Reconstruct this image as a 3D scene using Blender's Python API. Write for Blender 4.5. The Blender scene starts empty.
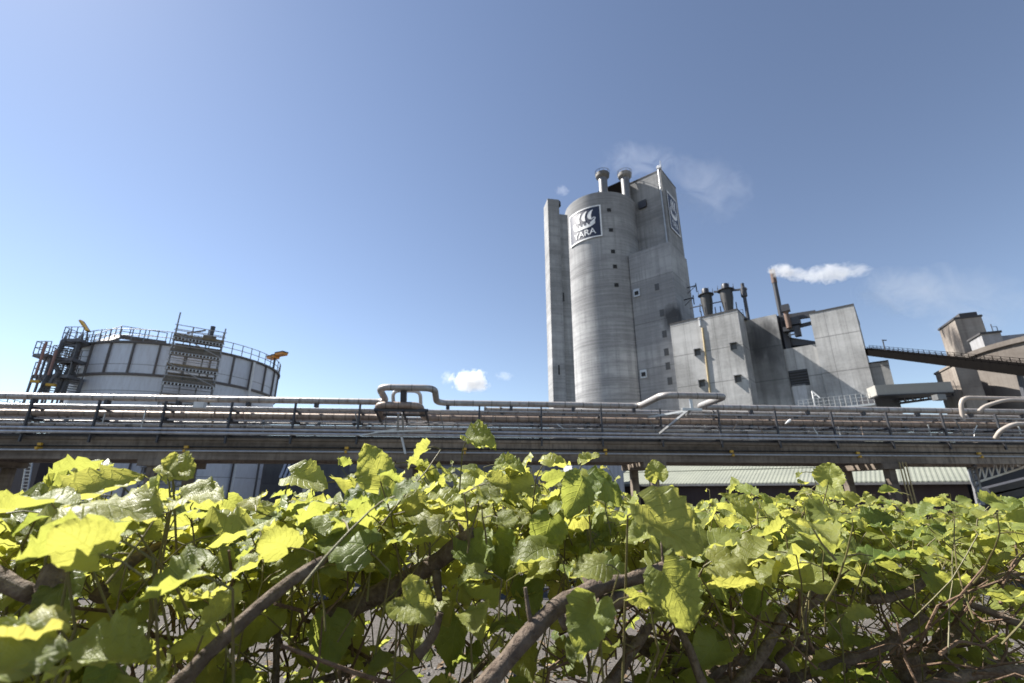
import bpy, bmesh, math, random
import numpy as np
from mathutils import Vector, Matrix
R = math.radians
random.seed(11)
SC = bpy.context.scene
COL = SC.collection
CAMZ, PITCH, F = 1.2, R(18.2), 455.0
CP, SP = math.cos(PITCH), math.sin(PITCH)
SUN_AZ, SUN_EL = R(-66), R(48)
SUNV = Vector((math.sin(SUN_AZ)*math.cos(SUN_EL), math.cos(SUN_AZ)*math.cos(SUN_EL), math.sin(SUN_EL)))
EYE = Vector((0, 0, CAMZ))
GZ = -3.0                                   # level of the works yard below the hedge terrace

# ------------------------------------------------------------------ survey helpers
def ray(px, py):
    xc, yc = px-512.0, 341.5-py
    return Vector((xc, F*CP-yc*SP, yc*CP+F*SP))
def at(px, py, Y):
    d = ray(px, py); return EYE + d*(Y/d.y)
def on_plane(px, py, P, n):
    d = ray(px, py); t = (Vector(P)-EYE).dot(n)/d.dot(n); return EYE+d*t
def proj(p):
    q = Vector(p)-EYE
    f = q.y*CP+q.z*SP; u = -q.y*SP+q.z*CP
    if f < 0.02: return None
    return 512+F*q.x/f, 341.5-F*u/f
def V(*a): return Vector(a)

# ------------------------------------------------------------------ objects
WL = {}
def tag(o, label=None, cat=None, group=None, kind=None):
    if label: o['label'] = label
    if cat: o['category'] = cat
    if group: o['group'] = group
    if kind: o['kind'] = kind
    return o
def thing(name, label, cat, loc, group=None):
    o = bpy.data.objects.new(name, None); COL.objects.link(o)
    o.location = loc; o.empty_display_size = .2; WL[o] = Vector(loc)
    return tag(o, label, cat, group)
def dup(root, loc, label=None):
    r = root.copy(); COL.objects.link(r); r.location = loc
    WL[r] = Vector(loc)
    if label: r['label'] = label
    for ch in [o for o in COL.objects if o.parent == root]:
        c = ch.copy(); COL.objects.link(c); c.parent = r
        for g in [o for o in COL.objects if o.parent == ch]:
            d = g.copy(); COL.objects.link(d); d.parent = c
    return r

class MB:
    def __init__(s): s.v = []; s.f = []; s.smooth = []
    def add(s, vs, fs, smooth=False):
        n = len(s.v); s.v += [tuple(v) for v in vs]
        for f in fs: s.f.append(tuple(i+n for i in f)); s.smooth.append(smooth)
        return s
    def hexa(s, b, t):
        vs = list(b)+list(t)
        return s.add(vs, [(3,2,1,0),(4,5,6,7),(0,1,5,4),(1,2,6,5),(2,3,7,6),(3,0,4,7)])
    def prism(s, fp, z0, z1):
        n = len(fp); zz = (lambda z: [z]*n if not hasattr(z, '__len__') else z)
        a = [V(p[0], p[1], z) for p, z in zip(fp, zz(z0))]; b = [V(p[0], p[1], z) for p, z in zip(fp, zz(z1))]
        fs = [tuple(reversed(range(n))), tuple(range(n, 2*n))]+[(i, (i+1)%n, n+(i+1)%n, n+i) for i in range(n)]
        return s.add(a+b, fs)
    def box(s, c, ax, h):
        c = Vector(c); x, y, z = [Vector(a).normalized()*k for a, k in zip(ax, h)]
        return s.hexa([c-x-y-z, c+x-y-z, c+x+y-z, c-x+y-z], [c-x-y+z, c+x-y+z, c+x+y+z, c-x+y+z])
    def bar(s, a, b, w, h=None):
        a, b = Vector(a), Vector(b); h = h or w; d = (b-a)
        if d.length < 1e-6: return s
        d.normalize(); up = V(0,0,1) if abs(d.z) < .95 else V(0,1,0)
        x = d.cross(up).normalized(); z = x.cross(d)
        return s.box((a+b)/2, (x, d, z), (w/2, (b-a).length/2, h/2))
    def tube(s, pts, r, n=10, caps=True):
        pts = [Vector(p) for p in pts]; m = len(pts)
        rs = r if hasattr(r, '__len__') else [r]*m
        T = []
        for i in range(m):
            d = Vector((0,0,0))
            if i > 0: d += (pts[i]-pts[i-1]).normalized()
            if i < m-1: d += (pts[i+1]-pts[i]).normalized()
            T.append(d.normalized())
        up = V(0,0,1) if abs(T[0].z) < .9 else V(1,0,0)
        x = T[0].cross(up).normalized(); vs = []
        for i in range(m):
            x = (x-T[i]*x.dot(T[i])).normalized(); y = T[i].cross(x)
            for k in range(n):
                a = 2*math.pi*k/n; vs.append(pts[i]+(x*math.cos(a)+y*math.sin(a))*rs[i])
        fs = [(i*n+k, i*n+(k+1)%n, (i+1)*n+(k+1)%n, (i+1)*n+k) for i in range(m-1) for k in range(n)]
        s.add(vs, fs, True)
        if caps:
            s.add(vs[:n], [tuple(range(n))]); s.add(vs[-n:], [tuple(reversed(range(n)))])
        return s
    def lathe(s, c, prof, n=48, a0=0, a1=2*math.pi, smooth=True):
        c = Vector(c); full = abs(a1-a0-2*math.pi) < 1e-6; m = n if full else n+1; vs = []
        for r, z in prof:
            for k in range(m):
                a = a0+(a1-a0)*k/n; vs.append(c+V(r*math.sin(a), r*math.cos(a), z))
        fs = [(i*m+k, (i+1)*m+k, (i+1)*m+(k+1)%m, i*m+(k+1)%m) for i in range(len(prof)-1) for k in range(n)]
        return s.add(vs, fs, smooth)
    def build(s, name, mat, parent=None, loc=None):
        base = WL[parent] if parent is not None else Vector(loc or (0,0,0))
        me = bpy.data.meshes.new(name)
        me.from_pydata([tuple(Vector(v)-base) for v in s.v], [], s.f); me.update()
        me.polygons.foreach_set('use_smooth', s.smooth)
        if mat: me.materials.append(mat)
        bm = bmesh.new(); bm.from_mesh(me); bmesh.ops.recalc_face_normals(bm, faces=bm.faces); bm.to_mesh(me); bm.free()
        if any(s.smooth): me.set_sharp_from_angle(angle=R(38))
        o = bpy.data.objects.new(name, me); COL.objects.link(o)
        if parent is not None: o.parent = parent
        else: o.location = base
        WL[o] = base
        return o

def fillet(pts, r, k=5):
    """round the corners of a pipe run"""
    pts = [Vector(p) for p in pts]; out = [pts[0]]
    for i in range(1, len(pts)-1):
        a, b, c = pts[i-1], pts[i], pts[i+1]
        u, w = (a-b), (c-b); l = min(r, u.length*.45, w.length*.45)
        p, q = b+u.normalized()*l, b+w.normalized()*l
        for j in range(k+1):
            t = j/k; out.append(p*(1-t)**2+b*2*t*(1-t)+q*t*t)
    return out+[pts[-1]]

# ------------------------------------------------------------------ materials
class NT:
    def __init__(s, name):
        s.m = bpy.data.materials.new(name); s.m.use_nodes = True
        s.t = s.m.node_tree; s.t.nodes.clear()
        s.out = s.t.nodes.new('ShaderNodeOutputMaterial')
    def n(s, ty, **kw):
        nd = s.t.nodes.new(ty)
        for k, v in kw.items():
            if k.startswith('i_'): nd.inputs[k[2:].replace('_', ' ')].default_value = v
            else: setattr(nd, k, v)
        return nd
    def l(s, a, b): s.t.links.new(a, b)
    def pos(s): return s.n('ShaderNodeNewGeometry').outputs['Position']
    def scale(s, vec, sc):
        m = s.n('ShaderNodeMapping'); m.inputs['Scale'].default_value = sc; s.l(vec, m.inputs['Vector']); return m.outputs[0]
    def noise(s, vec, scale=1, detail=4, rough=.55, dist=0):
        nd = s.n('ShaderNodeTexNoise'); s.l(vec, nd.inputs['Vector'])
        for k, v in (('Scale', scale), ('Detail', detail), ('Roughness', rough), ('Distortion', dist)): nd.inputs[k].default_value = v
        return nd.outputs['Fac']
    def ramp(s, f, a, b, ca=(0,0,0,1), cb=(1,1,1,1)):
        r = s.n('ShaderNodeValToRGB'); s.l(f, r.inputs[0]); e = r.color_ramp.elements
        e[0].position, e[0].color, e[1].position, e[1].color = a, ca, b, cb
        return r.outputs[0]
    def mix(s, f, a, b, mode='MIX'):
        m = s.n('ShaderNodeMix', data_type='RGBA', blend_type=mode)
        for i, x in ((0, f), (6, a), (7, b)):
            if isinstance(x, (int, float)): m.inputs[i].default_value = x
            elif isinstance(x, tuple): m.inputs[i].default_value = x if len(x) == 4 else (*x, 1)
            else: s.l(x, m.inputs[i])
        return m.outputs[2]
    def math(s, op, a, b=0, c=None):
        m = s.n('ShaderNodeMath', operation=op)
        for i, x in enumerate((a, b) if c is None else (a, b, c)):
            if isinstance(x, (int, float)): m.inputs[i].default_value = x
            else: s.l(x, m.inputs[i])
        return m.outputs[0]
    def dot(s, vec, d):
        m = s.n('ShaderNodeVectorMath', operation='DOT_PRODUCT'); s.l(vec, m.inputs[0]); m.inputs[1].default_value = d
        return m.outputs['Value']
    def dist(s, vec, p):
        m = s.n('ShaderNodeVectorMath', operation='DISTANCE'); s.l(vec, m.inputs[0]); m.inputs[1].default_value = p
        return m.outputs['Value']
    def bump(s, h, strength=.3, d=.02):
        b = s.n('ShaderNodeBump'); b.inputs['Strength'].default_value = strength; b.inputs['Distance'].default_value = d
        s.l(h, b.inputs['Height']); return b.outputs[0]
    def bsdf(s, col, rough=.8, metal=0, normal=None, spec=.5):
        p = s.n('ShaderNodeBsdfPrincipled')
        for k, x in (('Base Color', col), ('Roughness', rough), ('Metallic', metal), ('Specular IOR Level', spec)):
            if isinstance(x, (int, float)): p.inputs[k].default_value = x
            elif isinstance(x, tuple): p.inputs[k].default_value = (*x, 1)
            else: s.l(x, p.inputs[k])
        if normal: s.l(normal, p.inputs['Normal'])
        s.l(p.outputs[0], s.out.inputs[0]); return p

def concrete(name, base=(.36,.355,.345), dark=(.19,.185,.18), seam=None, phase=0, bands=.5, ssc=(1.3,1.3,.045), stains=(), vseam=None, sooty=None):
    t = NT(name); P = t.pos()
    big = t.ramp(t.noise(P, .16, 5, .6), .42, .60)
    streak = t.ramp(t.noise(t.scale(P, ssc), 1.0, 6, .62), .46, .62)
    lay = t.ramp(t.noise(t.scale(P, (.05, .05, .36)), 1.0, 6, .68), .43, .59)
    fine = t.ramp(t.noise(P, 3.0, 6, .7), .3, .7)
    pour = t.ramp(t.noise(t.scale(P, (.06, .06, 3.2)), 1.0, 3, .6), .42, .58)
    c = t.mix(t.math('MULTIPLY', big, .72), base, dark)
    c = t.mix(t.math('MULTIPLY', streak, .62), c, dark)
    c = t.mix(t.math('MULTIPLY', lay, bands), c, dark)
    c = t.mix(t.math('MULTIPLY', pour, bands*.28), c, tuple(min(1, x*1.25) for x in base))
    c = t.mix(t.math('MULTIPLY', fine, .22), c, tuple(x*1.15 for x in base))
    h = fine
    z = t.n('ShaderNodeSeparateXYZ'); t.l(P, z.inputs[0])
    if seam:
        fr = t.math('FRACT', t.math('MULTIPLY', t.math('ADD', z.outputs[2], 100+phase), 1/seam))
        ln = t.math('LESS_THAN', fr, .16/seam)
        c = t.mix(t.math('MULTIPLY', ln, .55), c, (.10,.10,.10))
        # each pour has its own tone
        w = t.n('ShaderNodeTexWhiteNoise', noise_dimensions='1D')
        t.l(t.math('FLOOR', t.math('MULTIPLY', t.math('ADD', z.outputs[2], 100+phase), 1/seam)), w.inputs['W'])
        c = t.mix(t.math('MULTIPLY', w.outputs[0], .35), c, dark)
    if vseam:
        dv, step = vseam
        fr = t.math('FRACT', t.math('MULTIPLY', t.math('ADD', t.dot(P, dv), 500), 1/step))
        c = t.mix(t.math('MULTIPLY', t.math('LESS_THAN', fr, .09/step), .4), c, (.10,.10,.10))
    if sooty:      # rain-washed soot on the upper lifts, in ragged runs
        f = t.n('ShaderNodeMapRange'); t.l(t.math('ADD', z.outputs[2], t.math('MULTIPLY', t.noise(t.scale(P, (.9,.9,.06)), 1.0, 5), 16)), f.inputs[0])
        f.inputs[1].default_value, f.inputs[2].default_value = sooty[0]+8, sooty[1]+8
        c = t.mix(t.math('MULTIPLY', f.outputs[0], .45), c, tuple(x*.75 for x in dark))
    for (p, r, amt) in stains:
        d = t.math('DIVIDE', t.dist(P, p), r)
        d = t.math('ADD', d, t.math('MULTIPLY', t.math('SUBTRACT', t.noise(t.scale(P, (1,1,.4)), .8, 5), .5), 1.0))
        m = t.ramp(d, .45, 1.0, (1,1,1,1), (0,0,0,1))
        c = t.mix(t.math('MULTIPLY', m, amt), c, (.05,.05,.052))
    t.bsdf(c, .88, 0, t.bump(h, .35, .03), .25)
    return t.m

def cladding(name, base=(.62,.62,.63), rust=(.20,.12,.075), amt=.5, metal=.75, rough=.38, ax=(.996,.087,0), step=1.0):
    t = NT(name); P = t.pos()
    a = t.ramp(t.noise(t.scale(P, (1.2, 1.2, 3)), 1.4, 6, .7), .42, .66)
    b = t.ramp(t.noise(t.scale(P, (6, 6, 1.0)), 1.0, 5, .7), .42, .70)
    fr = t.math('FRACT', t.math('MULTIPLY', t.math('ADD', t.dot(P, ax), 300), 1/step))
    ln = t.math('LESS_THAN', fr, .06/step)
    w = t.n('ShaderNodeTexWhiteNoise', noise_dimensions='1D')
    t.l(t.math('FLOOR', t.math('MULTIPLY', t.math('ADD', t.dot(P, ax), 300), 1/step)), w.inputs['W'])
    c = t.mix(t.math('MULTIPLY', w.outputs[0], .35), base, tuple(x*.55 for x in base))
    m = t.math('MULTIPLY', t.math('MAXIMUM', t.math('MULTIPLY', a, b), t.math('MULTIPLY', b, .5)), amt)
    c = t.mix(m, c, rust)
    c = t.mix(t.math('MULTIPLY', ln, .6), c, (.06,.045,.035))
    t.bsdf(c, t.math('ADD', t.math('MULTIPLY', m, .4), rough), t.math('MULTIPLY', t.math('SUBTRACT', 1.0, m), metal), t.bump(a, .15, .02))
    return t.m

def paint(name, col, rough=.6, metal=0, dirt=.35, dcol=(.08,.065,.05), sc=1.5, spec=.5):
    t = NT(name); P = t.pos()
    a = t.ramp(t.noise(P, sc, 6, .65), .4, .72); b = t.ramp(t.noise(t.scale(P, (2.5, 2.5, .2)), sc, 4, .6), .45, .7)
    m = t.math('MULTIPLY', t.math('MAXIMUM', a, b), dirt)
    c = t.mix(m, col, dcol)
    t.bsdf(c, rough, metal, t.bump(t.noise(P, 9*sc, 3), .12, .01), spec)
    return t.m

U = V(math.sin(R(130)), math.cos(R(130)), 0)      # along the works' front walls, towards the viewer's right
W = V(math.sin(R(40)), math.cos(R(40)), 0)        # into the works' buildings
RS = V(math.sin(R(85)), math.cos(R(85)), 0)       # along the pipe rack
RT = V(-RS.y, RS.x, 0)                            # across the rack, away from the viewer

M = {}
M['stair_steel'] = paint('stair_steel', (.15,.153,.165), .55, .2, .4, (.08,.055,.04))
M['dark_steel'] = paint('dark_steel', (.052,.056,.066), .5, .3, .4, (.05,.035,.028))
M['grey_steel'] = paint('grey_steel', (.20,.205,.21), .45, .5, .45, (.10,.07,.05))
M['galv'] = paint('galvanised_steel', (.54,.55,.55), .42, .7, .35, (.16,.13,.10))
M['white_rail'] = paint('white_rail', (.74,.74,.73), .5, 0, .25)
M['conveyor_black'] = paint('conveyor_black', (.006,.0055,.0055), .8, 0, .4, (.010,.009,.008), 1.5, 0.0)
M['roof_felt'] = paint('roof_felt', (.055,.055,.06), .9, 0, .3)
M['opening'] = paint('grey_opening', (.075,.077,.08), .5, 0, .4)
M['glass'] = paint('dark_glass', (.025,.03,.037), .15, 0, .2)
M['black'] = paint('black_opening', (.02,.02,.021), .8, 0, .2)
M['yellow'] = paint('yellow_paint', (.62,.36,.03), .5, 0, .3)
M['orange'] = paint('orange_paint', (.70,.27,.03), .5, 0, .25)
M['wood'] = paint('scaffold_board', (.17,.15,.125), .8, 0, .6, (.07,.05,.035))
M['cream_pipe'] = paint('cream_pipe', (.40,.355,.31), .55, 0, .5, (.18,.14,.11))
M['pale_panel'] = paint('pale_panel', (.33,.32,.295), .6, 0, .25, (.22,.2,.17))
M['blue_panel'] = paint('blue_grey_panel', (.22,.24,.28), .6, 0, .3)
M['pink_steel'] = paint('faded_red_steel', (.34,.19,.16), .6, .2, .4)
M['tank'] = cladding('tank_cladding', (.62,.64,.69), (.31,.29,.28), .5, .3, .5, (0,0,1), 2.4)
M['tank_rib'] = paint('tank_rib', (.13,.127,.127), .7, .2, .5, (.12,.07,.045))
M['pipe_silver'] = cladding('pipe_silver_clad', (.42,.405,.39), (.115,.068,.042), 1.0, .5, .46)
M['pipe_rust'] = cladding('pipe_rusted_clad', (.36,.29,.24), (.12,.062,.038), 1.0, .35, .5, step=.6)
M['pipe_grey'] = cladding('pipe_grey', (.54,.54,.54), (.18,.125,.09), .6, .6, .42, step=1.6)
M['pipe_dark'] = cladding('pipe_dark', (.27,.26,.255), (.12,.08,.06), .7, .4, .5, step=1.3)
M['beam'] = concrete('rack_concrete', (.33,.275,.22), (.045,.034,.026), bands=.7, ssc=(5.5,5.5,.7))
M['rail_pipe'] = paint('rail_pipe', (.58,.58,.58), .4, .6, .45, (.09,.07,.06))

# ------------------------------------------------------------------ ground
def make_ground():
    t = NT('ground_gravel'); P = t.pos()
    a = t.noise(P, 1.2, 6, .65); b = t.noise(P, 38, 3, .7)
    v = t.n('ShaderNodeTexVoronoi', i_Scale=55.0); t.l(P, v.inputs['Vector'])
    c = t.mix(t.ramp(a, .35, .7), (.075,.066,.057), (.04,.033,.027))
    c = t.mix(t.ramp(b, .35, .7), c, (.12,.11,.10))
    c = t.mix(t.math('MULTIPLY', t.ramp(v.outputs['Distance'], .0, .5, (1,1,1,1), (0,0,0,1)), .4), c, (.15,.14,.128))
    # the yard below is asphalt
    z = t.n('ShaderNodeSeparateXYZ'); t.l(P, z.inputs[0])
    asp = t.mix(t.ramp(t.noise(P, .5, 5), .3, .7), (.045,.045,.047), (.075,.073,.07))
    f = t.ramp(z.outputs[2], 0, .02); f = t.math('GREATER_THAN', z.outputs[2], -2.6)
    c = t.mix(f, asp, c)
    t.bsdf(c, .95, 0, t.bump(t.math('ADD', b, v.outputs['Distance']), .6, .012), .2)
    ys = [-400, -30, -8, -2, 0, 2, 4, 6.2, 7.2, 8.4, 9.4, 12, 40, 200, 1000, 4200]
    zs = [0, 0, 0, 0, 0, 0, 0, -.05, -.9, -2.2, -2.95, -3, -3, -3, -3, -3]
    xs = [-4200, -800, -150, -30, -8, -3, 0, 3, 8, 30, 150, 800, 4200]
    m = MB(); n = len(xs)
    vs = [V(x, y, z) for y, z in zip(ys, zs) for x in xs]
    m.add(vs, [(j*n+i, j*n+i+1, (j+1)*n+i+1, (j+1)*n+i) for j in range(len(ys)-1) for i in range(n-1)], True)
    tag(m.build('ground', t.m), 'grey gravel terrace under the hedge falling to the works yard', 'ground', kind='structure')
    g = MB(); rnd = random.Random(5)
    for _ in range(2600):
        y = .9+rnd.random()**1.3*4.6; x = (rnd.random()*2-1)*(y*1.25+.2); r = .006+rnd.random()**2*.016
        c = V(x, y, r*.4)
        d = [V(rnd.uniform(.6,1),0,0), V(0,rnd.uniform(.6,1),0), V(-rnd.uniform(.6,1),0,0), V(0,-rnd.uniform(.6,1),0), V(rnd.uniform(-.3,.3),rnd.uniform(-.3,.3),rnd.uniform(.5,.9)), V(0,0,-.5)]
        g.add([c+q*r for q in d], [(0,1,4),(1,2,4),(2,3,4),(3,0,4),(1,0,5),(2,1,5),(3,2,5),(0,3,5)])
    tt = NT('pebble'); oi = tt.pos()
    cc = tt.mix(tt.ramp(tt.noise(oi, 22, 2), .35, .65), (.10,.092,.084), (.24,.225,.21)); tt.bsdf(cc, .9)
    tag(g.build('gravel', tt.m), 'loose pale gravel lying under the hedge', 'gravel', kind='stuff')
def make_litter():
    t = NT('dead_leaf'); P = t.pos(); t.bsdf(t.mix(t.ramp(t.noise(P, 30, 3), .35, .65), (.10,.062,.032), (.23,.155,.08)), .85)
    m = MB(); rnd = random.Random(9)
    for _ in range(1500):
        y = .8+rnd.random()*3.6; x = (rnd.random()*2-1)*(y*1.2+.3); r = rnd.uniform(.015,.04); a = rnd.uniform(0, 6.3); z = rnd.uniform(.012,.03)
        u, w = V(math.cos(a), math.sin(a), rnd.uniform(-.3,.3)), V(-math.sin(a), math.cos(a), rnd.uniform(-.3,.3)); c = V(x, y, z)
        m.add([c-u*r, c-u*r*.2+w*r*.62+V(0,0,.3*r), c+u*r*1.1, c-u*r*.2-w*r*.62+V(0,0,.25*r)], [(0,1,2),(0,2,3)])
    tag(m.build('leaf_litter', t.m), 'brown dead leaves scattered on the gravel under the hedge', 'leaf litter', kind='stuff')
make_ground()
make_litter()

# ------------------------------------------------------------------ boxes in the works' frame
def fp(P, u, w, a0, a1, b0, b1):
    P = Vector(P); return [P+u*a0+w*b0, P+u*a1+w*b0, P+u*a1+w*b1, P+u*a0+w*b1]
def grid_point(px, py, P): return on_plane(px, py, P, W)
def s_of(p, P): return (Vector(p)-Vector(P)).dot(U)

def vent_hood(parent, c, n, u, w=.9, h=1.0):
    """small louvred wall opening with a sheet hood"""
    c = Vector(c)
    m = MB(); m.box(c-n*.02, (u, n, V(0,0,1)), (w/2, .06, h/2)); o = m.build('window', M['opening'], parent)
    f = MB()
    f.box(c+n*.25+V(0,0,h/2+.06), (u, n, V(0,0,1)), (w/2+.12, .32, .05))
    f.box(c-u*(w/2+.08)+n*.2, (u, n, V(0,0,1)), (.06, .26, h/2+.1))
    f.build('window_hood', M['grey_steel'], o)

# ------------------------------------------------------------------ prilling tower
SILO_C = V(20.5, 91.4, 0); SILO_R = 7.96; SILO_TOP = 62.7
def hit_cyl(px, py, R_=SILO_R):
    d = ray(px, py); o = EYE-SILO_C
    a = d.x*d.x+d.y*d.y; b = o.x*d.x+o.y*d.y; c = o.x*o.x+o.y*o.y-R_*R_
    q = b*b-a*c
    if q < 0: q = 0
    return EYE+d*((-b-math.sqrt(q))/a)
def make_tower():
    mc = concrete('tower_concrete', (.43,.43,.43), (.17,.17,.172), bands=.65, seam=None, sooty=(24, 62))
    msilo = concrete('silo_concrete', (.46,.46,.46), (.19,.19,.195), bands=.9, sooty=(26, 62))
    C = at(661, 170, 84); C.z = 0
    D = at(667, 242, 78.7); D.z = 0
    mblock = concrete('block_concrete', (.42,.42,.42), (.19,.19,.195), bands=.7, seam=9.0, phase=3,
                      stains=[(on_plane(676, 318, D-W*.1, W), 3.3, .9)])
    root = thing('prilling_tower', 'tallest concrete tower with a round silo, square shaft and two roof vents', 'tower', (SILO_C.x, SILO_C.y, GZ))
    m = MB(); n = 72
    m.lathe(SILO_C, [(SILO_R, GZ), (SILO_R, SILO_TOP-3.2), (SILO_R+.16, SILO_TOP-1.5), (SILO_R+.16, SILO_TOP), (SILO_R-.25, SILO_TOP), (SILO_R-.25, SILO_TOP-.5), (0.01, SILO_TOP-.4)], n)
    silo = m.build('silo', msilo, root)
    for (px, py) in ((609,210),(611,230),(613,251.5),(615,266.5),(616.5,285)):
        p = hit_cyl(px, py); nn = (p-SILO_C); nn.z = 0; nn.normalize(); uu = V(-nn.y, nn.x, 0)
        MB().box(p, (uu, nn, V(0,0,1)), (.42, .05, .42)).build('window', M['black'], root)
    # square shaft behind, lower block in front of it
    topC = at(661, 170, 84).z
    m = MB(); m.prism(fp(C, U, W, -13, 0, 0, 8.5), GZ, topC); m.build('shaft', mc, root)
    m = MB(); m.prism(fp(C, U, W, -13.05, .08, -.08, 8.55), topC+.004, topC+.25); m.build('roof', M['roof_felt'], root)
    pD = on_plane(667, 242, D, W); zD = pD.z; s0 = s_of(on_plane(628, 251.5, D, W), D)
    m = MB(); m.prism(fp(D, U, W, s0, .35, 0, 9.6), GZ, zD); m.build('front_block', mblock, root)
    # pipe running down the shaft's corner
    m = MB(); m.tube([C-W*.25-U*.5+V(0,0,zD), C-W*.25-U*.5+V(0,0,topC+1.2)], .16, 8); m.build('corner_pipe', M['galv'], root)
    m = MB(); m.tube([C-W*.2+U*.1+V(0,0,topC+.2), C-W*.2+U*.1+V(0,0,topC+2.3)], .09, 6); m.box(C-W*.2+U*.1-U*.4+V(0,0,topC+.7), (U, W, V(0,0,1)), (.5, .3, .3)); m.build('mast', M['galv'], root)
    for (px, py, k) in ((657,287,0),(662,313,1),(664.5,334,1),(666.5,352,1),(668,366,1),(670,381,1)):
        p = on_plane(px, py, D, W); MB().box(p, (U, W, V(0,0,1)), (.42, .05, .68)).build('window', M['opening'], root)
    for (px, py) in ((637,293),(644,374)):
        p = on_plane(px, py, D, W)
        f = MB().box(p-W*.1, (U, W, V(0,0,1)), (.65, .14, .8)).build('wall_vent', M['galv'], root)
        MB().box(p-W*.26-V(0,0,.1), (U, W, V(0,0,1)), (.4, .05, .4)).build('grille', M['black'], f)
    p = on_plane(643, 205, C, W); MB().box(p-W*.2, (U, W, V(0,0,1)), (.9,.3,.9)).build('wall_vent', M['dark_steel'], root)
    # small brackets sticking out of the side wall
    for (px, py) in ((687,288),(684,300)):
        p = on_plane(px, py, D+U*.35, U); m = MB(); m.bar(p, p+U*1.8, .18); m.bar(p+U*1.8+V(0,0,.5), p+U*1.8-V(0,0,1.4), .16); m.bar(p-V(0,0,1.2), p+U*1.8, .1); m.build('bracket', M['dark_steel'], root)
    # left slab
    Pn = V(math.sin(R(170)), math.cos(R(170)), 0); fu = V(math.sin(R(80)), math.cos(R(80)), 0); fw = -Pn
    A = at(550.5, 300, 70); A.z = 0; zA = at(549, 198.5, 70).z
    m = MB(); m.prism(fp(A, fu, fw, 0, 2.1, 0, 2.9), GZ, zA); m.build('stair_shaft', mc, root)
    m = MB(); m.prism(fp(A, fu, fw, 2.1, 3.9, .9, 2.6), GZ, zA-2.4); m.build('link_wall', mc, root)
    m = MB(); c = A+fu*2.1+fw*1.6; m.lathe(c+V(0,0,zA-.2), [(.8,0),(.8,.6),(.6,.95),(.01,1.15)], 20); m.build('roof_dome', M['dark_steel'], root)
    for (px, py) in ((563.5, 297), (559, 370)):
        p = on_plane(px, py, A, fw)
        MB().box(p+fw*.0, (fu, fw, V(0,0,1)), (.12, .04, .8)).build('window', M['black'], root)
    # plant room on the silo roof
    q = at(606, 190, 87.6)
    m = MB(); m.prism(fp(V(q.x, q.y, 0), U, W, -3.2, 3.4, 2.4, 6), SILO_TOP-.4, at(606, 180.5, 87.6).z); m.build('plant_room', M['conveyor_black'], root)
    # vents
    for k, (px, lab) in enumerate(((604, 'left one of two mushroom roof vents on the silo top'), (626.5, 'right one of two mushroom roof vents on the silo top, beside the square shaft'))):
        Y = 86.4+k*.9
        b = at(px-.5, 190, Y); bx, by = b.x, b.y; r = thing('roof_vent', lab, 'roof vent', (bx, by, SILO_TOP-.45), 'roof vents on the tower')
        zt = at(px, 172.5, Y).z; c = V(bx, by, 0); h = zt
        MB().lathe(c, [(.98, SILO_TOP-.45), (.98, h-1.2)], 20).build('stem', M['grey_steel'], r)
        MB().lathe(c, [(1.0, h-1.8), (1.5, h-1.3), (1.55, h-.5), (1.1, h-.15), (1.0, h-.3), (.01, h-.3)], 24).build('cap', paint('vent_cap', (.15,.145,.14), .7, .2, .5), r)
        m = MB()
        for i in range(10):
            a = i*math.pi/5; m.bar(c+V(1.55*math.sin(a), 1.55*math.cos(a), h-.8), c+V(1.6*math.sin(a), 1.6*math.cos(a), h+.05), .07)
        m.lathe(c, [(1.58, h-.02), (1.66, h+.04), (1.58, h+.10)], 20); m.build('cap_rail', M['dark_steel'], r)
    return C, D, mc
TC, TD, MTC = make_tower()

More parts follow.
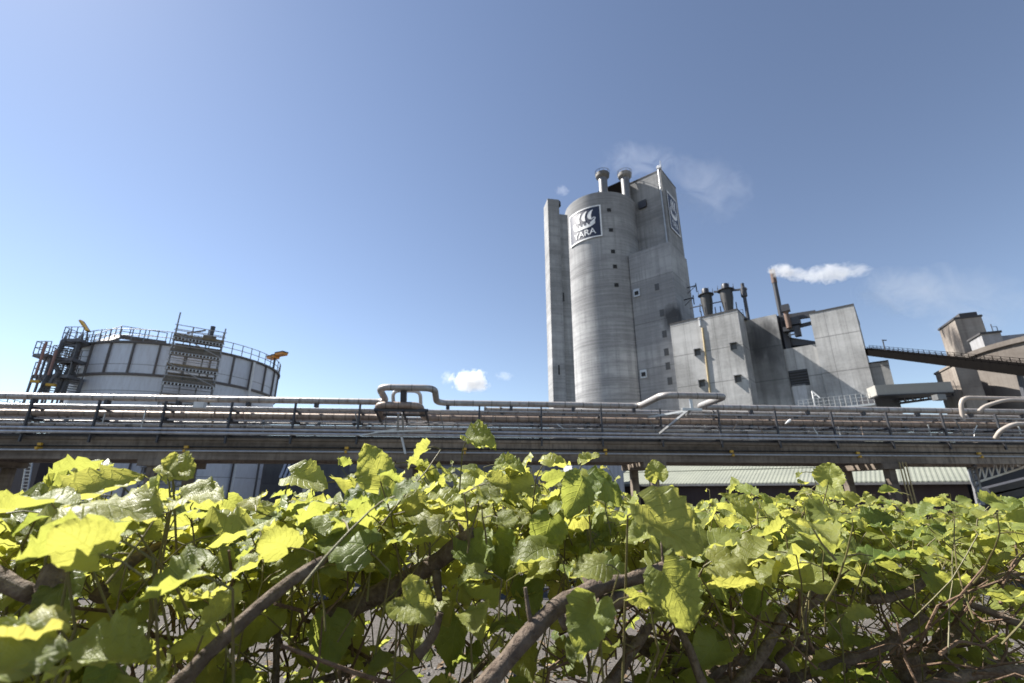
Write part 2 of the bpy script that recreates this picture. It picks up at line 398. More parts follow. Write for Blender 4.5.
# ------------------------------------------------------------------ signs
def sign_pieces(wall, root, navy, white):
    """wall(x, y, lift) maps the sign's own unit square to the wall"""
    inset = [1.0, 1.0]
    def place(x, y, lift): return wall(.5+(x-.5)*inset[0]+(.015 if inset[0] < 1 else 0), .5+(y-.5)*inset[1], lift)
    def patch(fn_lo, fn_hi, x0, x1, n, lift, m):
        for side in (0,):
            vs = []
            for i in range(n+1):
                x = x0+(x1-x0)*i/n; vs.append(place(x, fn_lo(x), lift)); vs.append(place(x, fn_hi(x), lift))
            vs2 = []
            for i in range(n+1):
                x = x0+(x1-x0)*i/n; vs2.append(place(x, fn_lo(x), lift-.05)); vs2.append(place(x, fn_hi(x), lift-.05))
            k = len(vs)
            fs = [(2*i, 2*i+2, 2*i+3, 2*i+1) for i in range(n)]
            fs += [(k+2*i, k+2*i+1, k+2*i+3, k+2*i+2) for i in range(n)]
            fs += [(2*i, k+2*i, k+2*i+2, 2*i+2) for i in range(n)]+[(2*i+1, 2*i+3, k+2*i+3, k+2*i+1) for i in range(n)]
            fs += [(0, 1, k+1, k), (2*n, k+2*n, k+2*n+1, 2*n+1)]
            m.add(vs+vs2, fs)
    m = MB(); patch(lambda x: 0, lambda x: 1, 0, 1, 24, .14, m); m.build('panel', navy, root)
    m = MB(); b = .035
    patch(lambda x: 0, lambda x: b, 0, 1, 24, .20, m); patch(lambda x: 1-b, lambda x: 1, 0, 1, 24, .20, m)
    patch(lambda x: b, lambda x: 1-b, 0, b, 2, .20, m); patch(lambda x: b, lambda x: 1-b, 1-b, 1, 2, .20, m)
    m.build('border', white, root)
    # ship with three sails
    m = MB(); inset[:] = [.86, .92]
    def lo(x):
        t = (x-.13)/.74; return .335+.10*abs(2*t-1)**3.2
    def hi(x):
        t = (x-.13)/.74; return .50+.11*max(0, abs(2*t-1)-.62)/.38
    patch(lo, hi, .13, .87, 30, .20, m)
    def curl(cx, cy, sg):
        n = 12; vs = []; vs2 = []
        for i in range(n+1):
            a = -.6+i/n*3.9; r0, r1 = .028, .058
            vs += [place(cx+sg*r0*math.cos(a), cy+r0*math.sin(a), .205), place(cx+sg*r1*math.cos(a), cy+r1*math.sin(a), .205)]
        m.add(vs, [(2*i, 2*i+1, 2*i+3, 2*i+2) for i in range(n)])
    curl(.84, .60, 1); curl(.155, .58, -1)
    # masts of the sails: three crescents
    for x0 in (.20, .40, .60):
        n = 14; vs = []
        for i in range(n+1):
            t = i/n; y = .585+.33*t; c = (2*t-1)
            l = x0+.02+.10*abs(c)**2.1+.05*t; r = x0+.135+.045*abs(c)**1.6+.05*t
            if i in (0, n): l = r-.02
            vs += [place(l, y, .205), place(r, y, .205)]
        m.add(vs, [(2*i, 2*i+1, 2*i+3, 2*i+2) for i in range(n)])
    m.build('ship_emblem', white, root)
    m = MB()
    for k in range(4):
        cx = .305+k*.125; vs = [place(cx, .475, .225)]+[place(cx+.043*math.cos(a*.5236), .475+.043*math.sin(a*.5236), .225) for a in range(12)]
        m.add(vs, [(0, 1+i, 1+(i+1)%12) for i in range(12)])
    m.build('shields', navy, root)
    cu = bpy.data.curves.new('lettering', 'FONT'); cu.body = 'YARA'; cu.offset = .006; cu.align_x = 'CENTER'
    to = bpy.data.objects.new('lettering', cu); COL.objects.link(to)
    bpy.context.view_layer.update()
    me = bpy.data.meshes.new_from_object(to.evaluated_get(bpy.context.evaluated_depsgraph_get()))
    bpy.data.objects.remove(to)
    vs = [v.co.copy() for v in me.vertices]; fs = [tuple(p.vertices) for p in me.polygons]
    xs = [v.x for v in vs]; ys = [v.y for v in vs]
    x0, x1, y0, y1 = min(xs), max(xs), min(ys), max(ys)
    m = MB(); m.add([place(.12+.76*(v.x-x0)/(x1-x0), .085+.20*(v.y-y0)/(y1-y0), .215) for v in vs], fs)
    m.build('lettering', white, root)
def make_signs():
    navy = paint('sign_navy', (.020,.026,.055), .45, 0, .15, (.06,.06,.07)); white = paint('sign_white', (.80,.80,.80), .5, 0, .12, (.4,.4,.4))
    ca = SILO_C.copy()
    def ang(p): return math.atan2(p.x-ca.x, p.y-ca.y)
    aR = ang(hit_cyl(601.5, 220)); aL = ang(hit_cyl(570.6, 228))
    if aL < 0: aL += 2*math.pi
    if aR < 0: aR += 2*math.pi
    z1 = hit_cyl(601.5, 205).z; z0 = hit_cyl(601.5, 236.5).z
    def pl(x, y, lift):
        a = aL+(aR-aL)*x; r = SILO_R+.03+lift
        return V(ca.x+r*math.sin(a), ca.y+r*math.cos(a), z0+(z1-z0)*y)
    c = pl(.5, 0, 0)
    r = thing('sign', 'navy ship logo sign curved round the silo front under its rim', 'sign', c)
    sign_pieces(pl, r, navy, white)
    # the one on the shaft's side wall, seen edge-on
    zt = on_plane(669.5, 195, TC, U).z; zb = zt-9.5
    def pl2(x, y, lift):
        b = TC+W*(1.4+5.4*x)+U*(.02+lift); return V(b.x, b.y, zb+(zt-zb)*y)
    r = thing('sign', 'ship logo sign seen nearly edge-on, on the side wall of the square shaft', 'sign', pl2(.5, 0, 0))
    sign_pieces(pl2, r, navy, white)
make_signs()

# ------------------------------------------------------------------ process building (right of the tower)
E0 = on_plane(670, 325, (0, 0, 0), V(0,1,0)) if False else at(670, 325, 75); E0.z = 0
FP = E0+W*4.2          # plane of the recessed wall
def make_process_building():
    root = thing('process_building', 'stepped concrete building with a sooty recess, right of the tower', 'building', (E0.x+10, E0.y, GZ))
    zE = at(670, 325, 75).z
    s1 = s_of(on_plane(737.5, 312, E0, W), E0)
    mE = concrete('panel_concrete', (.50,.495,.485), (.20,.197,.19), seam=5.4, phase=1.2, bands=.25, vseam=((U.x, U.y, 0), 4.9))
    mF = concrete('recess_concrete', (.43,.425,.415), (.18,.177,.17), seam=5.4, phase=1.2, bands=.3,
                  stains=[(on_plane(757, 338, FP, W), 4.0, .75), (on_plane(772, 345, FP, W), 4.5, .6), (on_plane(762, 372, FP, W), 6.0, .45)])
    MB().prism(fp(E0, U, W, 0, s1, 0, 14), GZ, zE).build('front_wing', mE, root)
    MB().prism(fp(E0, U, W, -.06, s1+.06, -.06, 14), zE+.003, zE+.22).build('wing_roof', M['roof_felt'], root)
    sF0 = s_of(on_plane(747, 320, FP, W), FP)-3; zF = on_plane(760, 317.5, FP, W).z; sF1 = s_of(on_plane(780, 335, FP, W), FP)
    MB().prism(fp(FP, U, W, sF0, sF1, 0, 12), GZ, zF).build('recessed_wall', mF, root)
    sH = s_of(on_plane(816, 345, FP, W), FP); zH = on_plane(800, 346, FP, W).z
    MB().prism(fp(FP, U, W, sF1, sH, .35, 12), GZ, zH).build('low_wing', mE, root)
    s2 = s_of(on_plane(853.5, 305, FP, W), FP); zT = on_plane(853.5, 305, FP, W).z
    MB().prism(fp(FP, U, W, sH, s2, -.12, 11), GZ, zT).build('end_tower', mE, root)
    MB().prism(fp(FP, U, W, sH-.05, s2+.05, -.18, 11), zT+.003, zT+.18).build('tower_roof', M['roof_felt'], root)
    for (px, py) in ((698,352.5),(734,346.5),(702.5,383.5),(738.5,379)):
        vent_hood(root, on_plane(px, py, E0, W), -W, U, .78, .95)
    # big louvred opening
    p = on_plane(799, 378, FP+W*.35, W); o = MB().box(p, (U, W, V(0,0,1)), (1.25, .06, 1.25)).build('louvre_opening', M['black'], root)
    m = MB()
    for k in range(6): m.box(p-W*.08+V(0,0,-1.1+k*.43), (U, W, V(0,0,1)), (1.2, .05, .06))
    m.build('louvre', M['dark_steel'], o)
    p = on_plane(801, 397, FP+W*.35, W); MB().box(p-W*.03, (U, W, V(0,0,1)), (.9, .04, 1.9)).build('wall_patch', paint('white_patch', (.50,.50,.51), .8, 0, .6, (.25,.25,.25)), root)
    # roof bits
    m = MB(); q = on_plane(742, 318, E0+W*3, W)
    m.prism(fp(V(E0.x, E0.y, 0), U, W, s1+.03, s1+.5, 3.5, 7), zF, zE-.5); m.build('roof_housing', M['dark_steel'], root)
    MB().tube([on_plane(702, 326, E0-W*.12, W)+V(0,0,-.3), V(*on_plane(711, 402, E0-W*.12, W))], .14, 8).build('yellow_duct', paint('yellow_duct', (.55,.42,.22), .5, 0, .2), root)
    m = MB(); a = on_plane(700.5, 325, E0-W*.05, W)
    m.tube([a+V(0,0,-.2), a+V(0,0,1.0)], .22, 10); m.lathe(V(a.x, a.y, a.z+1.0), [(.3,0),(.3,.15),(.01,.35)], 10); m.build('duct_cap', M['galv'], root)
    # roof railing
    m = MB()
    for k in range(14):
        s = s1*k/13
        for d in (.3,): m.bar(E0+U*s+W*4+V(0,0,zE+.2), E0+U*s+W*4+V(0,0,zE+1.3), .06)
    m.bar(E0+W*4+V(0,0,zE+1.3), E0+U*s1+W*4+V(0,0,zE+1.3), .06); m.bar(E0+W*4+V(0,0,zE+.8), E0+U*s1+W*4+V(0,0,zE+.8), .05)
    m.build('roof_railing', M['dark_steel'], root)
    # low extension at the right end
    P2 = FP+W*.25
    a = s_of(on_plane(871, 363.5, P2, W), P2); b = s_of(on_plane(888, 361, P2, W), P2); z = on_plane(880, 362.5, P2, W).z
    r2 = thing('annex_building', 'low concrete annex tucked behind the right end of the stepped building', 'building', (P2+U*b)+V(0,0,GZ))
    MB().prism(fp(P2, U, W, a-2, b, 0, 5), GZ, z).build('wall', concrete('annex_concrete', (.32,.315,.305), (.18,.18,.175), seam=4.2, bands=.3), r2)
    MB().prism(fp(P2, U, W, a-2.05, b+.05, -.05, 5.05), z+.003, z+.2).build('roof', M['roof_felt'], r2)
    # steel frame spanning between the recessed wall and the end tower
    g = thing('roof_frame', 'dark steel roof frame spanning the gap beside the end tower', 'steel frame', FP+U*(sF1+1)+V(0,0,zH))
    m = MB(); t0 = on_plane(776, 319.5, FP+W*1, W); t1 = on_plane(816, 313.5, FP+W*1, W)
    m.bar(t0, t1, .7, .95); m.build('top_beam', M['dark_steel'], g)
    t0 = on_plane(790, 328.5, FP+W*1.2, W); t1 = on_plane(816, 322, FP+W*1.2, W); MB().bar(t0, t1, .5, .5).build('lower_beam', M['dark_steel'], g)
    a = on_plane(781, 318, FP+W*1, W); b = on_plane(786.5, 349, FP+W*1, W); MB().bar(V(a.x, a.y, a.z), V(a.x, a.y, zH), .9, .9).build('column', M['dark_steel'], g)
    a = on_plane(814.8, 313, FP+W*1, W); MB().bar(V(a.x-.25, a.y, a.z), V(a.x-.25, a.y, zH), .5, .5).build('column', M['dark_steel'], g)
    a = on_plane(786, 346, FP+W*1.5, W); b = on_plane(818, 344, FP+W*1.5, W)
    m = MB(); m.hexa([V(*(a+W*0)), V(*b), V(*(b+W*3)), V(*(a+W*3))], [a+V(0,0,1.6), b+V(0,0,.4), b+W*3+V(0,0,.4), a+W*3+V(0,0,1.6)]); m.build('sloping_hatch', M['dark_steel'], g)
    # blower unit hung in the frame
    h = thing('blower_unit', 'dark blower unit with a rusty upright pipe inside the roof frame', 'machine', on_plane(792, 332, FP+W*.6, W))
    P3 = FP+W*.6
    MB().box(on_plane(793, 322, P3, W), (U, W, V(0,0,1)), (1.0, .7, .6)).build('casing', M['dark_steel'], h)
    MB().box(on_plane(789, 329.5, P3, W), (U, W, V(0,0,1)), (.75, .6, .35)).build('motor', M['dark_steel'], h)
    MB().box(on_plane(797.5, 331.3, P3, W), (U, W, V(0,0,1)), (.42, .5, .8)).build('fan_box', M['dark_steel'], h)
    MB().tube([on_plane(789.5, 328, P3-W*.9, W), on_plane(785, 308.5, P3-W*.9, W)], .38, 10).build('pipe', paint('rusty_pipe', (.17,.11,.085), .7, .2, .5), h)
    a = on_plane(785.5, 308.5, P3-W*.9, W); MB().box(a, (U, W, V(0,0,1)), (.55, .5, .55)).build('pipe_cap', M['dark_steel'], h)
    MB().bar(on_plane(788, 335.5, P3, W), on_plane(797, 333.5, P3, W), .18).build('strut', M['grey_steel'], h)
    # slim stack giving off steam
    Ps = FP+W*3
    a = on_plane(781.5, 318, Ps, W); zt = on_plane(771.2, 270, Ps, W).z
    s = thing('stack', 'slim dark stack with white steam at its mouth', 'chimney', V(a.x, a.y, zH))
    MB().tube([V(a.x, a.y, zH), V(a.x, a.y, zt-2.5)], .36, 14).build('flue', M['dark_steel'], s)
    MB().tube([V(a.x, a.y, zt-2.5), V(a.x, a.y, zt)], .42, 14).build('flue_tip', paint('stack_tip', (.13,.085,.07), .7, .2, .4), s)
    # cyclones on the front wing's roof
    for k, (px, top, bot, rr, lab) in enumerate(((708.5, 288, 316, 1.0, 'shorter left cyclone vessel on the front wing roof'), (729, 283, 313, 1.05, 'taller right cyclone vessel on the front wing roof'))):
        Pc = E0+W*5; b = on_plane(px, bot-2, Pc, W); zt = on_plane(px, top, Pc, W).z; c = V(b.x, b.y, 0)
        cy = thing('cyclone', lab, 'cyclone', V(b.x, b.y, zE+.2), 'cyclones on the roof')
        md = paint('cyclone_steel', (.06,.063,.066), .5, .4, .5)
        MB().lathe(c, [(.55, zE+.2), (.6, zE+.9), (rr, zt-2.6), (rr, zt-1.2), (.01, zt-1.15)], 20).build('body', md, cy)
        MB().lathe(c, [(.62, zt-1.2), (.62, zt-.25), (.5, zt), (.01, zt)], 16).build('cap', M['dark_steel'], cy)
        m = MB(); m.lathe(c, [(rr+.02, zt-1.3), (rr+.35, zt-1.3), (rr+.35, zt-1.18), (rr+.02, zt-1.18)], 20)
        for i in range(8):
            a = i*math.pi/4; m.bar(c+V((rr+.3)*math.sin(a), (rr+.3)*math.cos(a), zt-1.2), c+V((rr+.3)*math.sin(a), (rr+.3)*math.cos(a), zt-.3), .05)
        m.build('walkway', M['dark_steel'], cy)
        m = MB()
        for sx, sy in ((1,1),(1,-1),(-1,1),(-1,-1)): m.bar(c+V(sx*rr*.9, sy*rr*.9, zE+.2), c+V(sx*rr*.9, sy*rr*.9, zE+3.2), .12)
        m.build('support_legs', M['dark_steel'], cy)
    Pc = E0+W*5
    b = thing('pipe_bridge', 'thin pipe bridge joining the two cyclones to the thin vent pipe', 'pipe', on_plane(718, 292, Pc, W))
    m = MB(); m.bar(on_plane(714, 292, Pc-W*.2, W), on_plane(747, 289, Pc-W*.2, W), .3); m.build('duct', M['dark_steel'], b)
    m = MB(); m.bar(on_plane(690, 308, Pc-W*.6, W), on_plane(724, 301, Pc-W*.6, W), .16); m.bar(on_plane(700, 304, Pc-W*.6, W), on_plane(700, 312, Pc-W*.6, W), .12); m.build('lower_rail', M['dark_steel'], b)
    a = on_plane(748.3, 319, Pc, W); zt = on_plane(742.5, 283.5, Pc, W).z
    s = thing('vent_pipe', 'thin dark vent pipe with a bulging tip right of the cyclones', 'vent pipe', V(a.x, a.y, zF-.3))
    MB().tube([V(a.x, a.y, zF-.3), V(a.x, a.y, zt)], .28, 10).build('pipe', M['dark_steel'], s)
    MB().lathe(V(a.x, a.y, 0), [(.3, zt-2.6), (.5, zt-2.4), (.5, zt-.9), (.3, zt-.7)], 14).build('silencer', M['dark_steel'], s)
    b = on_plane(716, 311, E0+W*4, W); 
    m = MB(); m.lathe(V(b.x, b.y, zE+.2), [(.9,0),(.9,.5),(.6,1.0),(.01,1.2)], 18); tag(m.build('roof_cowl', M['dark_steel'], None, (b.x, b.y, zE+.2)), 'low dark domed cowl on the roof between the cyclones', 'roof cowl')
    # low white railing in front of the right wing
    r = thing('guard_railing', 'white guard railing of the gangway in front of the concrete wing', 'railing', on_plane(835, 402, FP-W*6, W))
    Pr = FP-W*6; m = MB(); a = on_plane(797, 396, Pr, W); b = on_plane(872, 392, Pr, W); zt = on_plane(835, 396.5, Pr, W).z; a.z = b.z = zt
    n = 14
    for i in range(n+1): p = a.lerp(b, i/n); MB.bar(m, p, p-V(0,0,1.5), .05)
    for d in (0, .45, .9): m.bar(a-V(0,0,d), b-V(0,0,d), .04)
    m.build('rails', M['galv'], r)
    m = MB(); m.box((a+b)/2-V(0,0,1.62), (U, W, V(0,0,1)), ((b-a).length/2, 1.0, .12)); m.build('deck', M['galv'], r)
    m = MB()
    for i in (1, 7, 13): p = a.lerp(b, i/n)+W*.4; m.bar(V(p.x, p.y, GZ), V(p.x, p.y, zt-1.7), .3)
    m.build('posts', M['galv'], r)
    # small jib
    q = on_plane(813, 397, Pr+W*1.5, W); j = thing('loading_arm', 'small white angled loading arm standing on the gangway', 'loading arm', V(q.x, q.y, zt-1.5))
    m = MB(); tp = on_plane(812, 391, Pr+W*1.5, W); m.bar(V(q.x, q.y, zt-1.5), tp, .14); m.bar(tp, on_plane(820, 398, Pr+W*1.5, W), .12); m.bar(on_plane(813, 396, Pr+W*1.5, W), on_plane(817, 394.5, Pr+W*1.5, W), .1)
    m.build('arm', M['white_rail'], j)
make_process_building()

# ------------------------------------------------------------------ conveyors on the right
def make_conveyors():
    a = at(864, 351.2, 64); b = at(1030, 370, 38)
    r = thing('conveyor_bridge', 'long dark inclined conveyor bridge crossing to the brown silo', 'conveyor', (a+b)/2)
    d = (b-a).normalized(); b2 = b+d*14
    m = MB(); m.bar(a, b2, 1.6, .82); m.build('gallery', M['conveyor_black'], r)
    m = MB(); sx = d.cross(V(0,0,1)).normalized(); n = 40
    for i in range(n+1):
        p = a.lerp(b2, i/n)
        for s_ in (-1, 1): m.bar(p+sx*s_*.8+V(0,0,.4), p+sx*s_*.8+V(0,0,.85), .05)
    for s_ in (-1, 1):
        for h in (.85, .64): m.bar(a+sx*s_*.8+V(0,0,h), b2+sx*s_*.8+V(0,0,h), .04)
    m.build('railing', M['conveyor_black'], r)
    m = MB()
    m.bar(a+sx*.86-V(0,0,.36), b2+sx*.86-V(0,0,.36), .12); m.bar(a-sx*.86-V(0,0,.36), b2-sx*.86-V(0,0,.36), .12)
    m.build('edge_beam', M['conveyor_black'], r)
    p = a.lerp(b2, .14); m = MB(); m.bar(p+V(0,0,.3), p+V(0,0,2.0), .1); m.bar(p+V(0,0,1.9), p+V(.5,0,1.9), .12); m.build('lamp_post', M['dark_steel'], r)
    q = b2; m = MB(); m.bar(V(q.x-.6, q.y, GZ), q-V(.6,0,.4), .4); m.bar(V(q.x+.6, q.y, GZ), q-V(-.6,0,.4), .4)
    e = at(1019, 372, 40); m.bar(e, at(1026, 400, 40), .3); m.build('trestle', M['dark_steel'], r)
    # pale enclosed gallery
    a = at(872, 393.5, 57); b = at(946, 386.8, 55)
    b.z = a.z = (a.z+b.z)/2
    r = thing('enclosed_gallery', 'pale sheet clad gallery between the annex and the brown silo', 'gallery', (a+b)/2)
    MB().bar(a, b, 2.2, 1.25).build('cladding', M['pale_panel'], r)
    MB().bar(a+V(0,-.1,-.70), b+V(0,-.1,-.70), 2.3, .12).build('bottom_trim', M['dark_steel'], r)
    # truss conveyor under it
    a = at(876, 402.5, 60); b = at(945, 393.2, 58)
    r = thing('truss_conveyor', 'short dark truss conveyor rising below the pale gallery', 'conveyor', (a+b)/2)
    m = MB(); w = V(0, 1.0, 0)
    for s_ in (-1, 1):
        m.bar(a+w*s_+V(0,0,.5), b+w*s_+V(0,0,.5), .14); m.bar(a+w*s_-V(0,0,.5), b+w*s_-V(0,0,.5), .14)
        for i in range(9):
            p, q = a.lerp(b, i/9), a.lerp(b, (i+1)/9)
            m.bar(p+w*s_+V(0,0,.5), q+w*s_-V(0,0,.5), .08); m.bar(q+w*s_+V(0,0,.5), q+w*s_-V(0,0,.5), .08)
    m.build('truss', M['dark_steel'], r)
    MB().bar(a, b, 1.5, .35).build('belt', M['black'], r)
    m = MB(); q = at(880, 404, 60); m.box(V(q.x, q.y, q.z-4), (V(1,0,0), V(0,1,0), V(0,0,1)), (1.6, 1.3, 5.0)); m.build('hopper_house', M['dark_steel'], r)
    p = at(939, 397.5, 53); m = MB(); m.box(p, (V(1,0,0), V(0,1,0), V(0,0,1)), (.5, .4, .32))
    tag(m.build('drive_unit', M['grey_steel'], None, p), 'small grey drive unit under the far end of the pale gallery', 'machine')
    c = o = None
make_conveyors()

# ------------------------------------------------------------------ brown silo complex on the right
def make_right_silo():
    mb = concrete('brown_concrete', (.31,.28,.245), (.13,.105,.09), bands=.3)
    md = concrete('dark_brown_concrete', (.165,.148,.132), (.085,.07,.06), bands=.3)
    n1 = V(math.sin(R(-157)), math.cos(R(-157)), 0); w = -n1; u = V(-w.y, w.x, 0)*-1     # wall seen in shade, and its run to the right
    P = at(954, 365, 55); P.z = 0
    root = thing('brown_silo', 'brown weathered concrete silo with stepped roof houses at the right edge', 'silo', V(P.x+8, P.y+8, GZ))
    z0 = at(954, 365, 55).z
    sR = (on_plane(976.5, 368, P, w)-P).dot(u)
    MB().prism(fp(P, u, w, 0, sR, 0, 5.5), GZ, z0).build('stair_block', mb, root)
    MB().prism(fp(P, u, w, -.12, sR+.05, -.12, 5.6), z0+.003, z0+.25).build('block_roof', mb, root)
    # round body
    c = V(71.5, 54.7, 0); Rr = 11.0; zr = 18.7
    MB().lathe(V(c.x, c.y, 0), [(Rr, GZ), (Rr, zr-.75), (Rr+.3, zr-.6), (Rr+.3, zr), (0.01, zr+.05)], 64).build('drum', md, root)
    # tall roof house
    Q = at(954.5, 319.5, 62.5); Q.z = 0
    zq = at(954.5, 319.5, 62.5).z
    sQ = (on_plane(980, 313, Q, w)-Q).dot(u)
    MB().prism(fp(Q, u, w, 0, sQ, 0, 5.2), z0, zq).build('roof_house', mb, root)
    MB().prism(fp(Q, u, w, -.12, sQ+.12, -.12, 5.35), zq+.003, zq+.28).build('house_roof', M['roof_felt'], root)
    MB().box(Q+u*(sQ*.62)+w*1.2+V(0,0,zq+.65), (u, w, V(0,0,1)), (1.0, .8, .3)).build('roof_hatch', M['roof_felt'], root)
    # second, lower roof house
    Q2 = at(981, 334.5, 57); z2 = Q2.z; Q2.z = 0
    s2 = (on_plane(1000, 331.5, Q2, w)-Q2).dot(u)
    MB().prism(fp(Q2, u, w, 0, s2, 0, 3.2), zr-.4, z2).build('small_house', paint('grey_panel', (.30,.30,.31), .7, 0, .4), root)
    MB().prism(fp(Q2, u, w, -.15, s2+.1, -.2, 3.4), z2+.003, z2+.25).build('small_roof', M['roof_felt'], root)
    Q3 = Q2+u*(s2+.1)+w*1.0; 
    MB().prism(fp(Q3, u, w, 0, 14, 0, 4), zr-.4, z2-.2).build('long_house', M['blue_panel'], root)
    m = MB(); p = Q2+u*(s2*.9)+w*1+V(0,0,z2+.25)
    m.bar(p, p+V(0,0,1.3), .07); m.bar(p+u*.5, p+u*.5+V(0,0,.9), .06); m.bar(p+V(0,0,.9), p+u*.5+V(0,0,.9), .05); m.build('aerial', M['dark_steel'], root)
make_right_silo()

# ------------------------------------------------------------------ the round tank on the left
TK = V(60*math.sin(R(-36.45)), 60*math.cos(R(-36.45)), 0); TKR = 9.0; TKZ = 14.1
def tank_pt(az_deg, r, z):
    a = R(az_deg); return V(TK.x+r*math.sin(a), TK.y+r*math.cos(a), z)
def make_tank():
    root = thing('storage_tank', 'big round grey metal storage tank with dark ribs and roof railing', 'tank', V(TK.x, TK.y, GZ))
    MB().lathe(TK, [(TKR, GZ), (TKR, TKZ), (TKR-.15, TKZ+.05)], 80).build('shell', M['tank'], root)
    MB().lathe(TK, [(TKR-.15, TKZ+.05), (.01, TKZ+1.1)], 80).build('roof', M['roof_felt'], root)
    MB().lathe(TK, [(TKR, TKZ-.12), (TKR+.22, TKZ-.12), (TKR+.22, TKZ+.06), (TKR-.1, TKZ+.07)], 80).build('rim', M['tank_rib'], root)
    for z in (TKZ-3.0, TKZ-8.2):
        MB().lathe(TK, [(TKR-.01, z-.1), (TKR+.2, z-.1), (TKR+.2, z+.1), (TKR-.01, z+.1)], 80).build('ring_stiffener', M['tank_rib'], root)
    n = 28
    for k in range(n):
        a = 360*k/n+4
        aa = ((a+180) % 360)-180
        nn = V(math.sin(R(a)), math.cos(R(a)), 0)
        if nn.dot((EYE-TK).normalized()) < -.25: continue
        tt = V(nn.y, -nn.x, 0)
        for z0, z1 in ((TKZ-2.9, TKZ-.13), ) + (((GZ, TKZ-8.3),) if k % 2 == 0 else ()):
            MB().box(TK+nn*(TKR+.07)+V(0,0,(z0+z1)/2), (tt, nn, V(0,0,1)), (.062, .09, (z1-z0)/2)).build('rib', M['tank_rib'], root)
    m = MB(); n = 56
    for k in range(n):
        p = tank_pt(360*k/n, TKR+.1, TKZ+.07); m.bar(p, p+V(0,0,1.15), .06)
    for h in (.62, 1.2): m.lathe(TK, [(TKR+.07, TKZ+h-.035), (TKR+.14, TKZ+h), (TKR+.07, TKZ+h+.035), (TKR+.05, TKZ+h), (TKR+.07, TKZ+h-.035)], 72)
    m.build('rim_railing', M['grey_steel'], root)
    # raised walk over the roof with its railing
    a = at(96, 346, 42); b = at(124, 332, 46); c = at(168, 339, 52)
    def on_roof(px, py, Y):
        return at(px, py, Y)
    m = MB()
    pts = [at(92, 346, 41), at(119, 336.5, 44), at(165, 343, 47)]
    for i in range(2):
        m.bar(pts[i], pts[i+1], 1.0, .22)
    for i in range(2):
        for k in range(6):
            p = pts[i].lerp(pts[i+1], k/5); m.bar(p+V(0,0,.05), p+V(0,0,1.15), .06)
        for h in (.6, 1.15): m.bar(pts[i]+V(0,0,h), pts[i+1]+V(0,0,h), .055)
    for k in range(3):
        p = pts[1].lerp(pts[2], k/2); q = V(p.x, p.y, TKZ+.3); m.bar(q, p, .14)
    p = pts[0].lerp(pts[1], .9); m.bar(V(p.x, p.y, TKZ+.2), p, .14)
    m.build('roof_walk', M['tank_rib'], root)
    m = MB(); azd = math.degrees(math.atan2(*(at(251.5, 380, 44)-TK).xy)); 
    p = at(252, 378, 1); d = ray(252, 378); # downpipe just outside the shell
    best = min(range(0, 360), key=lambda q: abs((proj(tank_pt(q, TKR+.35, TKZ-1.5)) or (1e9, 0))[0]-252)+(500 if (tank_pt(q,1,0)-TK).dot(EYE-TK) < 0 else 0))
    q0, q1 = tank_pt(best, TKR+.35, GZ), tank_pt(best, TKR+.35, TKZ-.2); m.tube([q0, q1], .12, 8)
    m.build('downpipe', M['white_rail'], root)
    # hand-size data plates low on the shell
    # stair tower beside the tank
    Yf, Yb = 37.5, 39.5
    r = thing('stair_tower', 'dark steel stair tower climbing the left side of the big tank', 'stairs', at(60, 480, 38.5)*1.0)
    P = lambda x, y, Y: at(x, y, Y)
    def flight(a, b, name, nt=9):
        m = MB()
        off = V(0.75, 1.0, 0).normalized()*.95
        for o in (V(0,0,0), off): m.bar(a+o, b+o, .10, .34)
        for k in range(nt):
            q = a.lerp(b, (k+.5)/nt); m.box(q+off*.5, (off, off.cross(V(0,0,1)), V(0,0,1)), (.45, .14, .025))
        m.build(name, M['stair_steel'], r)
        m = MB()
        for o in (V(0,0,0), off):
            for h in (.55, 1.05): m.bar(a+o+V(0,0,h), b+o+V(0,0,h), .05)
            for k in range(4): q = a.lerp(b, k/3)+o; m.bar(q, q+V(0,0,1.05), .05)
        m.build('handrail', M['grey_steel'], r)
    def landing(x0, x1, y, Y, rail=True, dep=2.2):
        a, b = P(x0, y, Y), P(x1, y, Y); z = (a.z+b.z)/2; a.z = b.z = z; o = V(-.15, 1, 0).normalized()*dep
        m = MB(); m.hexa([a-V(0,0,.28), b-V(0,0,.28), b+o-V(0,0,.28), a+o-V(0,0,.28)], [a, b, b+o, a+o]); m.build('landing', M['stair_steel'], r)
        if rail:
            m = MB()
            for s_, e in ((a, b), (a, a+o), (a+o, b+o)):
                for h in (.55, 1.1): m.bar(s_+V(0,0,h), e+V(0,0,h), .05)
                for k in range(4): q = s_.lerp(e, k/3); m.bar(q, q+V(0,0,1.1), .05)
            m.build('handrail', M['grey_steel'], r)
    landing(62, 81, 338.5, 38.5); landing(50, 73, 357.5, 38.0, True, 1.6); landing(33, 48, 353.5, 37.5); landing(32, 68, 374.5, 37.8)
    flight(P(54, 360, 37.6), P(66, 340, 38.2), 'flight'); flight(P(60, 375, 38.4), P(52, 359, 38.4), 'flight', 7)
    flight(P(38, 395, 37.2), P(50, 375, 37.6), 'flight'); flight(P(62, 394, 38.2), P(68, 377, 38.4), 'flight', 7)
    m = MB()
    for x, y in ((33,375),(47.5,353),(51,358),(62,340),(80,340)):
        p = P(x, y, 37.8 if x != 80 else 38.8); m.bar(V(p.x, p.y, GZ), p, .13)
        q = p+V(-.3, 2.0, 0); m.bar(V(q.x, q.y, GZ), q, .11)
    a = P(62, 340, 38.2); b = P(81, 342, 39.5); m.bar(a-V(0,0,.4), b-V(0,0,.4), .3)
    m.bar(P(44, 392, 37.6), P(58, 372, 37.6), .22); m.bar(P(36, 375, 37.4), P(46, 384, 37.6), .14)
    m.build('frame', M['stair_steel'], r)
    m = MB()
